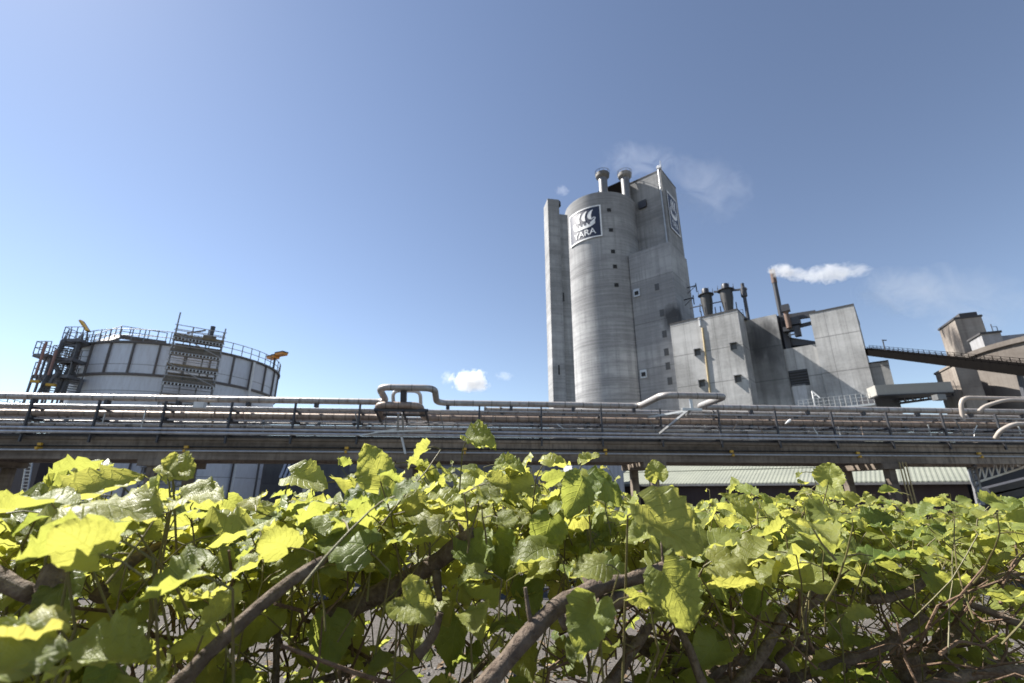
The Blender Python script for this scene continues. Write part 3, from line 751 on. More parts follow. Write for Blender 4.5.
    for x, y0, y1 in ((35.5, 375, 342), (48.5, 375, 350)):
        a = P(x, y0, 37.3); b = P(x+2, y1, 37.3); m.bar(a, V(a.x, a.y, b.z), .14)
    m.build('cage_post', M['pink_steel'], r)
    # lamps
    for k, (px, py, Y, lab) in enumerate(((35.5, 381.5, 37.2, 'left yellow lamp fixed under the lowest stair landing'), (51, 385, 37.3, 'right yellow lamp under the stair flight, nearer the tank'))):
        p = at(px, py, Y); l_ = thing('bulkhead_lamp', lab, 'lamp', p, 'yellow lamps under the stair tower')
        MB().box(p, (V(1,.4,0), V(-.4,1,0), V(0,0,1)), (.30, .16, .10)).build('lamp_body', M['yellow'], l_)
        MB().bar(p+V(0,0,.1), p+V(0,0,.55), .07).build('bracket', M['dark_steel'], l_)
    a = at(87.5, 331, 40.5); b = at(80.5, 320.5, 40.5)
    l_ = thing('floodlight', 'tilted yellow strip floodlight above the stair landing', 'floodlight', a)
    MB().bar(a, b, .30, .16).build('housing', M['yellow'], l_); MB().bar(a+V(.05,.12,-.02), b+V(.05,.12,-.02), .34, .10).build('back_plate', M['dark_steel'], l_)
    MB().bar(a, at(87, 340, 40.5), .09).build('bracket', M['dark_steel'], l_)
    # twin floodlights at the right rim
    bst = min(range(0, 360), key=lambda q: abs((proj(tank_pt(q, TKR+.2, TKZ)) or (1e9, 0))[0]-272)+(500 if (tank_pt(q,1,0)-TK).dot(EYE-TK) < 0 else 0))
    q = tank_pt(bst, TKR+.3, TKZ)
    l_ = thing('floodlight', 'orange floodlight pair on the right rim of the tank', 'floodlight', q)
    MB().bar(q, q+V(0,0,1.5), .12).build('pole', M['dark_steel'], l_)
    for dx, dy in ((-.35, .3), (.75, -.2)):
        c = q+V(dx*1.0, dy, 1.25 if dx < 0 else 1.5)
        h = MB().box(c, (V(1,-.5,0), V(.5,1,0), V(0,-.2,1)), (.62, .35, .12)).build('lamp_head', M['orange'], l_)
        MB().box(c+V(0,.03,.19), (V(1,-.5,0), V(.5,1,0), V(0,-.2,1)), (.66, .38, .07)).build('hood', M['dark_steel'], h)
    MB().bar(q+V(-.6,.3,1.6), q+V(1.0,-.2,1.7), .1).build('crossbar', M['dark_steel'], l_)
make_tank()

def make_scaffold():
    r_ = V(math.cos(R(-37)), -math.sin(R(-37)), 0); f_ = V(math.sin(R(-37)), math.cos(R(-37)), 0)
    O = at(161.5, 390, 37.0); O.z = 0
    L = 3.55; D = 1.25; ztop = at(176, 322, 37).z
    root = thing('scaffold_tower', 'tall steel scaffold tower with brown boards against the big tank', 'scaffolding', V(O.x, O.y, GZ))
    m = MB(); xs = [0, L/3, 2*L/3, L]
    for i, x in enumerate(xs):
        for d in (0, D):
            if i in (1, 2) and d == 0: continue
            p = O+r_*x+f_*d; m.tube([V(p.x, p.y, GZ), V(p.x, p.y, ztop+(.9 if (i == 0 and d == 0) else .15))], .055, 6)
    m.build('standard', M['grey_steel'], root)
    TB = paint('toe_board', (.22,.165,.09), .8, 0, .6); NET = paint('scaffold_net', (.25,.235,.215), .9, 0, .5)
    lev = [ztop-1.25-k*1.32 for k in range(13)]
    led = MB(); clip = MB()
    for k, z in enumerate(lev):
        c = O+r_*L/2+f_*D/2+V(0,0,z)
        MB().box(c, (r_, f_, V(0,0,1)), (L/2+.1, D/2+.05, .06)).build('deck', M['wood'], root)
        MB().box(c-f_*(D/2+.05)+V(0,0,.15), (r_, f_, V(0,0,1)), (L/2+.08, .02, .08)).build('toe_board', TB if k % 2 == 0 else M['wood'], root)
        if k % 2 == 1: MB().box(c+f_*(D/2+.12)+V(.1*(k % 3),0,.52), (r_, f_, V(0,0,1)), (L/2*(.95 if k % 2 else .82), .015, .52)).build('netting', NET, root)
        for h in (-.09, .5, 1.0):
            for d in (-.06, D+.06): a = O+f_*d+V(0,0,z+h); led.tube([a-r_*.15, a+r_*(L+.15)], .035, 6)
        for x in (0, L): led.tube([O+r_*x-f_*.2+V(0,0,z+1.0), O+r_*x+f_*(D+.2)+V(0,0,z+1.0)], .035, 6)
        for q in range(15): clip.box(O+r_*(L*q/14)-f_*.1+V(0,0,z-.2), (r_, f_, V(0,0,1)), (.035, .03, .10))
        if k % 2 == 1: MB().tube([O-f_*.1+V(0,0,z+1.5), O+r_*L-f_*.1+V(0,0,z-.05)], .04, 6).build('brace', M['galv'], root)
    led.build('ledger', M['galv'], root); clip.build('fitting', M['galv'], root)
    # gear stacked on the top deck
    c = O+r_*2.5+f_*.6+V(0,0,lev[0]+.35)
    g = thing('tool_bundle', 'dark bundle of tools and boards on the top scaffold deck', 'bundle', c)
    MB().box(c, (r_, f_, V(0,0,1)), (.5,.3,.28)).build('crate', M['wood'], g)
    MB().tube([c+V(.1,0,.25), c+V(.12,0,1.2)], [.16,.2], 8).build('roll', M['dark_steel'], g)
    MB().bar(c-r_*1.7+V(0,0,.2), c-r_*.4+V(0,0,.75), .12).build('board', M['wood'], g)
make_scaffold()

def make_left_tank():
    c = V(-76, 56, 0); zt = at(10, 391, 50).z
    r = thing('low_tank', 'dark low round tank with roof railing at the far left edge', 'tank', V(c.x, c.y, GZ))
    MB().lathe(c, [(11, GZ), (11, zt-.6), (11.2, zt-.5), (.01, zt+.9)], 48).build('shell', M['tank'], r)
    m = MB(); n = 60
    for k in range(n):
        a = 2*math.pi*k/n; p = c+V(11*math.sin(a), 11*math.cos(a), zt-.5); m.bar(p, p+V(0,0,1.3), .08)
    for h in (.3, .8): m.lathe(c, [(11, zt+h-.04), (11.08, zt+h), (11, zt+h+.04), (10.95, zt+h)], 60)
    m.build('railing', M['dark_steel'], r)
make_left_tank()

# ------------------------------------------------------------------ pipe rack
RO = V(0, 24.0, 0)
def rp(s, t, z): return RO+RS*s+RT*t+V(0,0,z)
def zr(y, t=0.0):
    Y = 24.0+t; return at(512, y, Y).z
def s_at(px, t=0.0, py=430):
    P0 = RO+RT*t; return (on_plane(px, py, P0, RT)-P0).dot(RS)
S0, S1 = -36.0, 40.0
def make_rack():
    root = thing('pipe_rack', 'long concrete pipe rack with dark posts crossing behind the hedge', 'pipe rack', rp(0, 1.5, GZ))
    zt, zm, zb = zr(440.5), zr(453.5), zr(461.3)
    for t0 in (0.0, 3.0):
        m = MB()
        def pr(a, b, z0, z1): m.prism([rp(S0, a, 0), rp(S1, a, 0), rp(S1, b, 0), rp(S0, b, 0)], z0, z1)
        pr(t0+.10, t0+.42, zm, zt-.12); pr(t0+.0, t0+.5, zt-.118, zt); pr(t0-.04, t0+.55, zb, zm-.002)
        m.build('beam', M['beam'], root)
    for s in range(-34, 40, 3):
        MB().prism([rp(s, .56, 0), rp(s+.25, .56, 0), rp(s+.25, 2.95, 0), rp(s, 2.95, 0)], zt-.5, zt-.14).build('cross_beam', M['beam'], root)
    # columns with corbelled heads
    for px in (-60, 150, 408, 655, 893, 1130):
        s = s_at(px, 0, 470)
        for t in (.25, 3.25):
            w = .40
            MB().prism([rp(s-w/2, t-w/2, 0), rp(s+w/2, t-w/2, 0), rp(s+w/2, t+w/2, 0), rp(s-w/2, t+w/2, 0)], GZ, zb-.31).build('column', M['beam'], root)
        MB().prism([rp(s-.6, -.1, 0), rp(s+.6, -.1, 0), rp(s+.6, 3.6, 0), rp(s-.6, 3.6, 0)], zb-.30, zb-.003).build('corbel', M['beam'], root)
    # dark upright frames that carry the pipes
    for px in (-42, 28, 96, 163, 230, 294, 359, 479, 541, 601, 660, 718, 775, 831, 886, 941, 995, 1052):
        s = s_at(px, 0, 425)
        for t in (-.16, 3.3):
            MB().bar(rp(s, t, zr(446)), rp(s, t, zr(407)), .085, .10).build('post', M['dark_steel'], root)
        for y in (414.2, 424.3, 438):
            MB().bar(rp(s, -.1, zr(y)), rp(s, 3.2, zr(y)), .10, .10).build('cross_bar', M['dark_steel'], root)
    # front handrail of two tubes
    for y, rr in ((433.2, .062), (436.8, .075)):
        MB().tube([rp(S0, -.27, zr(y)), rp(S1, -.27, zr(y))], rr, 8).build('rail', M['rail_pipe'], root)
    hr = random.Random(17)
    for k in range(46):
        s = -30+k*1.45+hr.uniform(-.5,.5); t = hr.choice((-.02, .32, .9)); y0 = hr.choice((413.5, 419, 423.5)); y1 = hr.choice((428, 433, 437.5)); lean = hr.choice((0, 0, .35, -.4))
        MB().bar(rp(s, t, zr(y0, t)), rp(s+lean, t, zr(y1, t)), hr.uniform(.03,.06)).build('hanger', hr.choice((M['galv'], M['grey_steel'], M['pipe_rust'])), root)
    # conduit clipped to the beam
    MB().tube([rp(S0, -.02+.06, zr(449.2)), rp(S1, -.02+.06, zr(449.2))], .035, 6).build('cable', M['black'], root)
    MB().prism([rp(S0, .12, 0), rp(S1, .12, 0), rp(S1, .5, 0), rp(S0, .5, 0)], zt+.005, zr(437.6)).build('cable_tray', M['dark_steel'], root)
    # back rail
    MB().tube([rp(S0, 3.45, zr(428)), rp(S1, 3.45, zr(428))], .06, 8).build('rail', M['rail_pipe'], root)
    m = MB()
    for s in np.arange(S0, S1, .9):
        m.bar(rp(s, .6, zt+.02), rp(s, 2.9, zt+.02), .05, .05)
    m.build('deck_grating', M['dark_steel'], root)
make_rack()

def pipe(name, label, runs, r, mat, rad=.35, n=12, flanges=None, clamps=None, cat='pipe', group='pipes on the rack'):
    pts = fillet(runs, rad)
    c = pts[len(pts)//2]
    o = thing(name, label, cat, c, group)
    MB().tube(pts, r, n).build('tube', mat, o)
    if flanges:
        for s, t, z in flanges: MB().tube([rp(s-.05, t, z), rp(s+.05, t, z)], r*1.5, n).build('flange', M['grey_steel'], o)
    if clamps:
        for s, t, z in clamps: MB().bar(rp(s, t, z-r-.18), rp(s, t, z-r+.02), .16, .25).build('pipe_shoe', M['dark_steel'], o)
    return o
def make_pipes():
    z1 = zr(404, .5); r1 = .165
    # expansion loop A around px 378-436, loop B around 640-716
    sA0, sA1 = s_at(387, .5, 400), s_at(436.5, .5, 402)
    sB0, sB1 = s_at(640, .5, 403), s_at(697, .5, 405)
    zA = at(404, 389.2, 22.2).z
    yA = 22.2
    runs = [rp(S0, .5, z1), rp(sA0, .5, z1), rp(sA0-.05, -1.7, zA), rp(sA1+.05, -1.7, zA), rp(sA1, .5, z1), rp(sB0, .5, z1), rp(sB0, -2.55, z1), rp(sB1, -2.55, z1), rp(sB1, .5, z1), rp(S1, .5, z1)]
    cl = [(s, .5, z1) for s in np.arange(-34, 38, 3.4) if not (sA0-.3 < s < sA1+.3 or sB0-.3 < s < sB1+.3)]
    pipe('pipe', 'topmost silver clad pipe with two sideways loops over the rack', runs, r1, M['pipe_silver'], .55, 14, None, cl)
    # second silver pipe, right half, capped end
    z2 = zr(410.3, .95); s2 = s_at(484, .95, 410)
    o = pipe('pipe', 'pale pipe just under the top pipe, starting right of the left loop', [rp(s2, .95, z2), rp(S1, .95, z2)], .135, M['pipe_silver'], .3, 12, [(s2+.05, .95, z2), (s2+.9, .95, z2), (s2+13, .95, z2)], [(s, .95, z2) for s in np.arange(s2+1, 38, 3.4)])
    # brown pipe with near loop
    z3 = zr(419.2, .55); r3 = .165
    sC0, sC1 = s_at(384, .55, 416), s_at(424, .55, 416); zc = at(402, 406.6, 22.4).z
    pipe('pipe', 'rusty brown pipe along the middle of the rack with a near side loop', [rp(S0, .55, z3), rp(sC0, .55, z3), rp(sC0, -1.55, zc), rp(sC1, -1.55, zc), rp(sC1, .55, z3), rp(S1, .55, z3)], r3, M['pipe_rust'], .5, 14, None, [(s, .55, z3) for s in np.arange(-33, 38, 3.1) if not sC0-.2 < s < sC1+.2])
    # inner small loop behind
    z4 = zr(412.5, 1.5); sD0, sD1 = s_at(394, 1.5, 410), s_at(421, 1.5, 410); zd = at(405, 392.7, 24.6).z
    pipe('pipe', 'thin grey pipe with a small raised loop inside the left loop', [rp(S0, 1.5, z4), rp(sD0, 1.5, z4), rp(sD0, .6, zd), rp(sD1, .6, zd), rp(sD1, 1.5, z4), rp(S1, 1.5, z4)], .10, M['pipe_grey'], .4, 10)
    for t, y, r, mk, lab in ((.2, 411.8, .045, 'pipe_grey', 'thinnest light conduit running just under the silver top pipe'),
                             (1.9, 420.5, .13, 'pipe_dark', 'dark pipe at the back of the rack behind the brown pipe'),
                             (2.5, 414.0, .15, 'pipe_rust', 'rusted back pipe level with the pale pipe'),
                             (2.9, 424.5, .09, 'pipe_grey', 'grey back pipe low on the rack near its far rail'),
                             (.7, 426.3, .055, 'pipe_dark', 'thin dark pipe above the front handrail'),
                             (.15, 424.2, .035, 'pipe_grey', 'slim bright tube running below the brown pipe'),
                             (.25, 428.2, .03, 'rail_pipe', 'slim grey tube second above the front handrail'),
                             (.1, 415.0, .03, 'pipe_dark', 'slim dark tube directly above the brown pipe'),
                             (1.3, 423.0, .05, 'pipe_silver', 'bright tube deep between brown pipe and lower tubes'),
                             (1.1, 429.6, .06, 'pipe_grey', 'thin grey pipe lying low between the handrails'),
                             (1.6, 431.5, .10, 'pipe_dark', 'dark pipe resting lowest on the rack deck'),
                             (2.2, 434.0, .12, 'pipe_rust', 'rusted pipe lying on the deck behind the lowest dark pipe')):
        z = zr(y, t)
        fl = [(s+random.uniform(-.6,.6), t, z) for s in np.arange(-30, 36, 5.5)] if r > .05 else None
        pipe('pipe', lab, [rp(S0, t, z), rp(S1, t, z)], r, M[mk], .3, 10, fl)
    # bright conduit on the beam face
    z = zr(453.2, -.1); pipe('conduit', 'bright thin conduit along the face of the concrete beam', [rp(S0, -.12, z), rp(S1, -.12, z)], .045, M['galv'], .3, 8, cat='conduit', group=None)
    # loop supports
    g = thing('loop_support', 'steel trestle holding up the left pipe loops above the beam', 'pipe support', rp(s_at(405), -.3, zr(440)))
    m = MB(); sc = s_at(402, 0, 430); top = zA-r1
    a = rp(sc, -1.7, zA-.16)
    m.bar(rp(sc-.1, -1.0, zc-.3), rp(sc-.15, -.2, zr(436)), .09); m.bar(rp(sc+.1, -1.0, zc-.3), rp(sc+.12, -.2, zr(436)), .09)
    m.bar(rp(sc, -.2, zr(436)), rp(sc+.3, -.25, zr(455)), .10)
    m.bar(rp(sc-1.3, -.35, zr(434)), rp(sc+1.5, -.35, zr(432)), .10); m.bar(rp(sc-2.0, -.4, zr(438)), rp(sc-.2, -.35, zr(431)), .06)
    m.build('strut', M['galv'], g)
    m = MB(); m.bar(rp(sc+.2, -1.7, zA-.16), rp(sc+.2, -1.5, zc+.1), .28); m.bar(rp(sc-1.2, -1.4, zc-.22), rp(sc+1.4, -1.4, zc-.22), .12, .14)
    m.bar(rp(sc-.9, -.6, zc-.35), rp(sc+1.2, -.6, zc-.35), .1)
    for d in (-1.1, .2, 1.3): m.bar(rp(sc+d, -1.6, zc-.25), rp(sc+d, .4, zr(424)), .09)
    m.build('trestle', M['dark_steel'], g)
    g = thing('loop_support', 'steel bracket holding up the right pipe loop above the rails', 'pipe support', rp(s_at(690), -.3, zr(434)))
    m = MB(); sb = s_at(690, -2.5, 395); zb_ = z1-.18
    m.bar(rp(sb, -2.5, zb_), rp(sb, -2.5, zb_-.5), .12); m.bar(rp(sb+.1, -2.5, zb_-.5), rp(sb-1.2, .2, zr(415)), .10); m.bar(rp(sb, -2.5, zb_-.4), rp(sb+1.0, .2, zr(412)), .10)
    m.bar(rp(sb-.1, -2.4, zb_-.5), rp(sb-.9, -.2, zr(434)), .10); m.bar(rp(sb-.5, -2.5, zb_-.5), rp(sb+.5, -2.5, zb_-.5), .12)
    m.build('strut', M['galv'], g)
    # cream pipes at the right
    a = at(960.5, 412, 26.5); b = at(966, 397.3, 26.2); c = at(1032, 396.5, 26.8); 
    b = V(a.x+.02, a.y-.2, at(966, 397.3, 26.2).z)
    pipe('pipe', 'cream pipe bending up and over the rack at the right edge', [a-V(0,0,.5), b, rp((b-RO).dot(RS)+9, (b-RO).dot(RT), b.z)], .115, M['cream_pipe'], .7, 12, group='cream pipes')
    a = at(984, 406.5, 25.5); b = at(1004, 400, 25.3); pipe('pipe', 'cream pipe curving up behind the upper cream bend, above the top pipe', [a-V(.4,0,.3), a, b, b+RS*6], .10, M['cream_pipe'], .9, 12, group='cream pipes')
    a = at(1000, 431, 24.6); b = at(1013, 424, 24.4); pipe('pipe', 'cream pipe curving out between the lower rails at the right edge', [a-V(.05,-.3,.35), a, b, b+RS*6], .11, M['cream_pipe'], .8, 12, group='cream pipes')
    # valves and clutter along the deck
    rnd = random.Random(3)
    for k, px in enumerate((-20, 64, 130, 205, 262, 318, 500, 560, 586, 628, 705, 742, 804, 856, 915, 975)):
        t = rnd.choice((.7, 1.1)); s = s_at(px, t, 428); z = zr(426.3 if t == .7 else 429.6, t)
        lab = None
        where = ('beyond the left edge', 'under the stair tower', 'left of the scaffold', 'right of the scaffold', 'under the right end of the big tank', 'midway between tank and left loop',
                 'below the small cloud', 'below the left side of the silo', 'below the silo sign', 'below the lower block', 'right of the right loop', 'under the sooty recess', 'under the louvred opening', 'under the end tower', 'under the pale gallery', 'under the brown silo block')[k]
        if k == 0: continue
        v = thing('valve', 'small hand valve on a thin rack pipe, '+where, 'valve', V(*rp(s, t, z)), 'valves on the rack')
        MB().lathe(rp(s, t, z-.10), [(.01,0),(.10,.03),(.12,.1),(.10,.17),(.05,.22),(.05,.40),(.01,.40)], 12).build('valve_body', M['grey_steel'], v)
        m = MB(); m.lathe(rp(s, t, z+.30), [(.15,-.015),(.18,0),(.15,.015),(.13,0),(.15,-.015)], 14); m.bar(rp(s-.14, t, z+.3), rp(s+.14, t, z+.3), .03); m.bar(rp(s, t-.14, z+.3), rp(s, t+.14, z+.3), .03); m.build('hand_wheel', M['dark_steel'], v)
    # odd bits: white sheet box and bird-like rag seen in the rack
    p = rp(s_at(199, -.1, 410), -.1, zr(410.2)); tag(MB().box(p, (RS, RT, V(0,0,1)), (.24,.15,.15)).build('junction_box', M['white_rail'], None, p), 'small white junction box under the top pipe, right of the scaffold', 'junction box')
    a = at(785, 424, 23.6); b = at(791, 419.5, 23.6)
    tag(MB().tube([a, a.lerp(b, .4), a.lerp(b, .7), b], [.015, .05, .07, .03], 8).build('lamp_shade_cover', M['white_rail'], None, a), 'small white tilted cover hanging on the brown pipe right of the right loop', 'cover')
    # yellow tags on the beam
    first = None
    for px, py, where in ((41, 444, 'leftmost'), (187, 447, 'second from left'), (347, 448, 'third from left, left of the left loop'), (465, 449, 'between left loop and silo'), (605, 450, 'below the silo'), (731, 451.5, 'below the front wing'), (857, 453, 'below the end tower'), (978, 453.5, 'rightmost')):
        s = s_at(px, 0, py); z = at(px, py, rp(s, -.06, 0).y).z; loc = rp(s, -.05, z)
        lab = 'small yellow tag on the concrete beam, '+where
        if first is None:
            first = thing('marker_tag', lab, 'tag', loc, 'yellow tags on the rack beam')
            MB().box(loc, (RS, RT, V(0,0,1)), (.085, .05, .06)).build('plate', M['yellow'], first); MB().box(loc-V(0,0,.19), (RS, RT, V(0,0,1)), (.055, .16, .06)).build('clip', M['yellow'], first)
        else: dup(first, loc, lab)
make_pipes()

# ------------------------------------------------------------------ low buildings seen under the rack
def make_low():
    # green-roofed shed
    e1 = at(974, 482.6, 36)
    e0 = e1-U*30.5
    t = NT('green_sheet'); P = t.pos()
    fr = t.math('FRACT', t.math('MULTIPLY', t.math('ADD', t.dot(P, U), 300), 1/.33))
    rib = t.ramp(t.math('ABSOLUTE', t.math('SUBTRACT', fr, .5)), .18, .34)
    c = t.mix(t.ramp(t.noise(t.scale(P, (.4,.4,3)), .8, 5), .35, .7), (.235,.245,.20), (.175,.185,.155))
    c = t.mix(t.math('MULTIPLY', rib, .35), c, (.16,.18,.14))
    t.bsdf(c, .55, .1, t.bump(rib, .6, .05))
    mwall = paint('maroon_sheet', (.045,.026,.025), .7, 0, .3)
    root = thing('green_roofed_shed', 'long shed with a pale green ribbed roof and dark maroon wall', 'shed', V((e0.x+e1.x)/2, (e0.y+e1.y)/2, GZ))
    dep, rise = 11.0, 4.2
    MB().prism([e0+W*.5, e1+W*.5-U*.4, e1+W*(2*dep-.5)-U*.4, e0+W*(2*dep-.5)], GZ, e1.z-.05).build('wall', mwall, root)
    m = MB(); up = V(0,0,rise); th = V(0,0,.16)
    for a0, b0, a1, b1 in ((e0, e1, e0+W*dep+up, e1+W*dep+up),):
        m.hexa([a0, b0, b1, a1], [a0+th, b0+th, b1+th, a1+th])
    bk0, bk1 = e0+W*2*dep, e1+W*2*dep
    m.hexa([e0+W*(dep+.01)+up, e1+W*(dep+.01)+up, bk1, bk0], [e0+W*(dep+.01)+up+th, e1+W*(dep+.01)+up+th, bk1+th, bk0+th])
    m.build('roof', t.m, root)
    MB().bar(e0-W*.08-V(0,0,.02), e1-W*.08-V(0,0,.02), .16, .18).build('gutter', M['grey_steel'], root)
    m = MB()
    for e in (e1-U*.4,): m.add([e+W*.6, e+W*(2*dep-.6), e+W*dep+up*.96], [(0,1,2)]); m.add([e+W*.6-U*.1, e+W*(2*dep-.6)-U*.1, e+W*dep+up*.96-U*.1], [(0,2,1)])
    m.build('gable', mwall, root)
    for k, y in enumerate((.33, .64)):
        a = e0+W*dep*y+up*y+V(0,0,.18); b = e1+W*dep*y+up*y+V(0,0,.18); MB().bar(a, b, .22, .05).build('roof_lap', paint('lap', (.18,.20,.155), .6), root)
    # steam pipes beside the right column
    px = [896+i*3.2 for i in range(3)]
    for k, x in enumerate(px):
        p = at(x+5, 470, 25.6); lab = ('left', 'middle', 'right')[k]+' one of three thin brass coloured pipes beside the right rack column'
        tag(MB().tube([V(p.x, p.y, GZ), V(p.x, p.y, at(x, 462, 25.6).z)], .035, 6).build('riser_pipe', paint('brass_pipe', (.34,.26,.12), .5, .4, .3), None, (p.x, p.y, GZ)), lab, 'pipe', 'brass pipes by the column')
    # grey low block right of centre behind the rack
    a = at(572, 470, 48); g = thing('low_block', 'pale ribbed low building behind the rack left of the green roof', 'building', V(a.x, a.y, GZ))
    tt = NT('ribbed_grey'); P = tt.pos(); fr = tt.math('FRACT', tt.math('MULTIPLY', tt.dot(P, (1,0,0)), 2.2)); c = tt.mix(tt.math('MULTIPLY', tt.ramp(fr, .4, .6), .35), (.40,.41,.43), (.22,.225,.235)); tt.bsdf(c, .6)
    MB().prism([V(a.x,a.y,0), V(a.x+5.2,a.y,0), V(a.x+5.2,a.y+8,0), V(a.x,a.y+8,0)], GZ, at(590, 462.5, 48).z+1.2).build('wall', tt.m, g)
    MB().prism([V(a.x-.1,a.y-.1,0), V(a.x+5.3,a.y-.1,0), V(a.x+5.3,a.y+8.1,0), V(a.x-.1,a.y+8.1,0)], at(590, 462.5, 48).z+1.203, at(590, 462.5, 48).z+1.4).build('roof', M['roof_felt'], g)
    # dark low works hall between tank and tower
    a = at(235, 470, 58); b = at(590, 470, 62); h = thing('works_hall', 'low dark grey works hall under the rack between tank and tower', 'building', V((a.x+b.x)/2, a.y, GZ))
    zt = at(420, 452, 55).z
    md = concrete('hall_wall', (.17,.17,.175), (.09,.09,.095), bands=.3, seam=3.0)
    MB().prism([V(a.x,a.y,0), V(b.x,b.y,0), V(b.x,b.y+10,0), V(a.x,a.y+10,0)], GZ, zt).build('wall', md, h)
    MB().prism([V(a.x-.2,a.y-.2,0), V(b.x+.2,b.y-.2,0), V(b.x+.2,b.y+10,0), V(a.x-.2,a.y+10,0)], zt+.003, zt+.25).build('roof', M['roof_felt'], h)
    d = (b-a); d.z = 0; d.normalize(); n = V(d.y, -d.x, 0)
    for x0, x1, y0, y1 in ((350, 367, 461.5, 472), (337, 349, 475, 488), (376, 392, 466, 490), (430, 470, 466, 486), (520, 545, 464, 480)):
        p = on_plane(x0, y0, a, n); q = on_plane(x1, y1, a, n); c = (p+q)/2
        MB().box(c, (d, n, V(0,0,1)), (abs((q-p).dot(d))/2, .08, abs(q.z-p.z)/2)).build('wall_panel', M['grey_steel'], h)
    m = MB(); p = on_plane(361, 465.5, a, n); MB().box(p, (d, n, V(0,0,1)), (.25, .12, .45)).build('window', M['black'], h)
    # ribbed slanted hood
    a = at(279, 476, 46); s = thing('ribbed_hood', 'pale slanted ribbed sheet hood right of the tank below the rack', 'hood', at(292, 480, 46))
    m = MB()
    for k in range(7):
        p = at(280+k*4.2, 478, 46); q = at(288+k*4.2, 458, 48.5); m.bar(p, q, .22, .10)
    m.build('sheet', M['galv'], s); m = MB(); p0, p1, q0, q1 = at(279, 479, 46.1), at(306, 479, 46.1), at(287, 458, 48.7), at(314, 458, 48.7)
    m.hexa([p0, p1, q1, q0], [p0+V(0,.2,.05), p1+V(0,.2,.05), q1+V(0,.2,.05), q0+V(0,.2,.05)]); m.build('backing', M['dark_steel'], s)
    MB().bar(at(309, 461, 47), V(at(309, 461, 47).x, 47, GZ), .35).build('post', M['galv'], s)
    # dark walls behind the tank's foot, at the left
    a = at(-60, 470, 40); b = at(38, 470, 36); h = thing('brick_store', 'dark store building at the left edge below the rack', 'building', V((a.x+b.x)/2, a.y, GZ))
    MB().prism([V(a.x,a.y,0), V(b.x,b.y,0), V(b.x-2,b.y+8,0), V(a.x-2,a.y+8,0)], GZ, at(20, 446, 38).z).build('wall', paint('dark_brick', (.07,.055,.055), .8), h)
    MB().prism([V(a.x,a.y-.2,0), V(b.x+.2,b.y-.2,0), V(b.x-1.8,b.y+8,0), V(a.x-2,a.y+8,0)], at(20, 446, 38).z+.003, at(20, 446, 38).z+.2).build('roof', M['roof_felt'], h)
    # ladder and small steel bits by the store
    l = thing('ladder', 'thin white ladder leaning beside the dark store at the left', 'ladder', V(*at(24, 500, 33)))
    m = MB(); 
    for x in (23, 29): m.bar(at(x-3, 500, 33), at(x+4, 458, 33.5), .07)
    for k in range(12): m.bar(at(20.5+k*.55, 498-k*3.4, 33), at(26.5+k*.55, 498-k*3.4, 33), .05)
    m.build('rungs', M['galv'], l)
    # stairs on the right
    r = thing('truss_stair', 'galvanised truss walkway with a leaning mast at the right edge under the rack', 'walkway', V(*at(1000, 480, 31)))
    m = MB(); a0, a1 = at(972, 484, 30), at(1040, 462, 29)
    for h in (0, .8): m.bar(a0+V(0,0,h), a1+V(0,0,h), .10)
    for k in range(10):
        p, q = a0.lerp(a1, k/10), a0.lerp(a1, (k+1)/10); m.bar(p, p+V(0,0,.8), .06); m.bar(p, q+V(0,0,.8), .05)
    m.build('truss', M['galv'], r)
    m = MB(); m.bar(at(983, 505, 29), at(972, 452, 29.5), .14); m.bar(at(978, 505, 29.4), at(967, 452, 29.9), .14)
    for k in range(9): m.bar(at(983-k*1.3, 502-k*6, 29), at(978-k*1.3, 502-k*6+3, 29.4), .06)
    m.build('mast', M['grey_steel'], r)
    m = MB(); 
    for x0, y0, x1, y1 in ((985, 492, 1045, 477), (985, 498, 1045, 485)): m.bar(at(x0, y0, 33), at(x1, y1, 33), .7, .5)
    m.build('conveyor_trough', M['dark_steel'], r)
    a = at(985, 480, 44); h = thing('dark_shed', 'dark shed wall behind the truss walkway at the right', 'shed', V(a.x+8, a.y, GZ))
    MB().prism([V(a.x-1,a.y,0), V(a.x+22,a.y-3,0), V(a.x+22,a.y+5,0), V(a.x-1,a.y+8,0)], GZ, at(1000, 463, 44).z).build('wall', M['roof_felt'], h)
    MB().prism([V(a.x-1.2,a.y-.2,0), V(a.x+22,a.y-3.2,0), V(a.x+22,a.y+5,0), V(a.x-1.2,a.y+8,0)], at(1000, 463, 44).z+.003, at(1000, 463, 44).z+.25).build('roof', M['grey_steel'], h)
make_low()

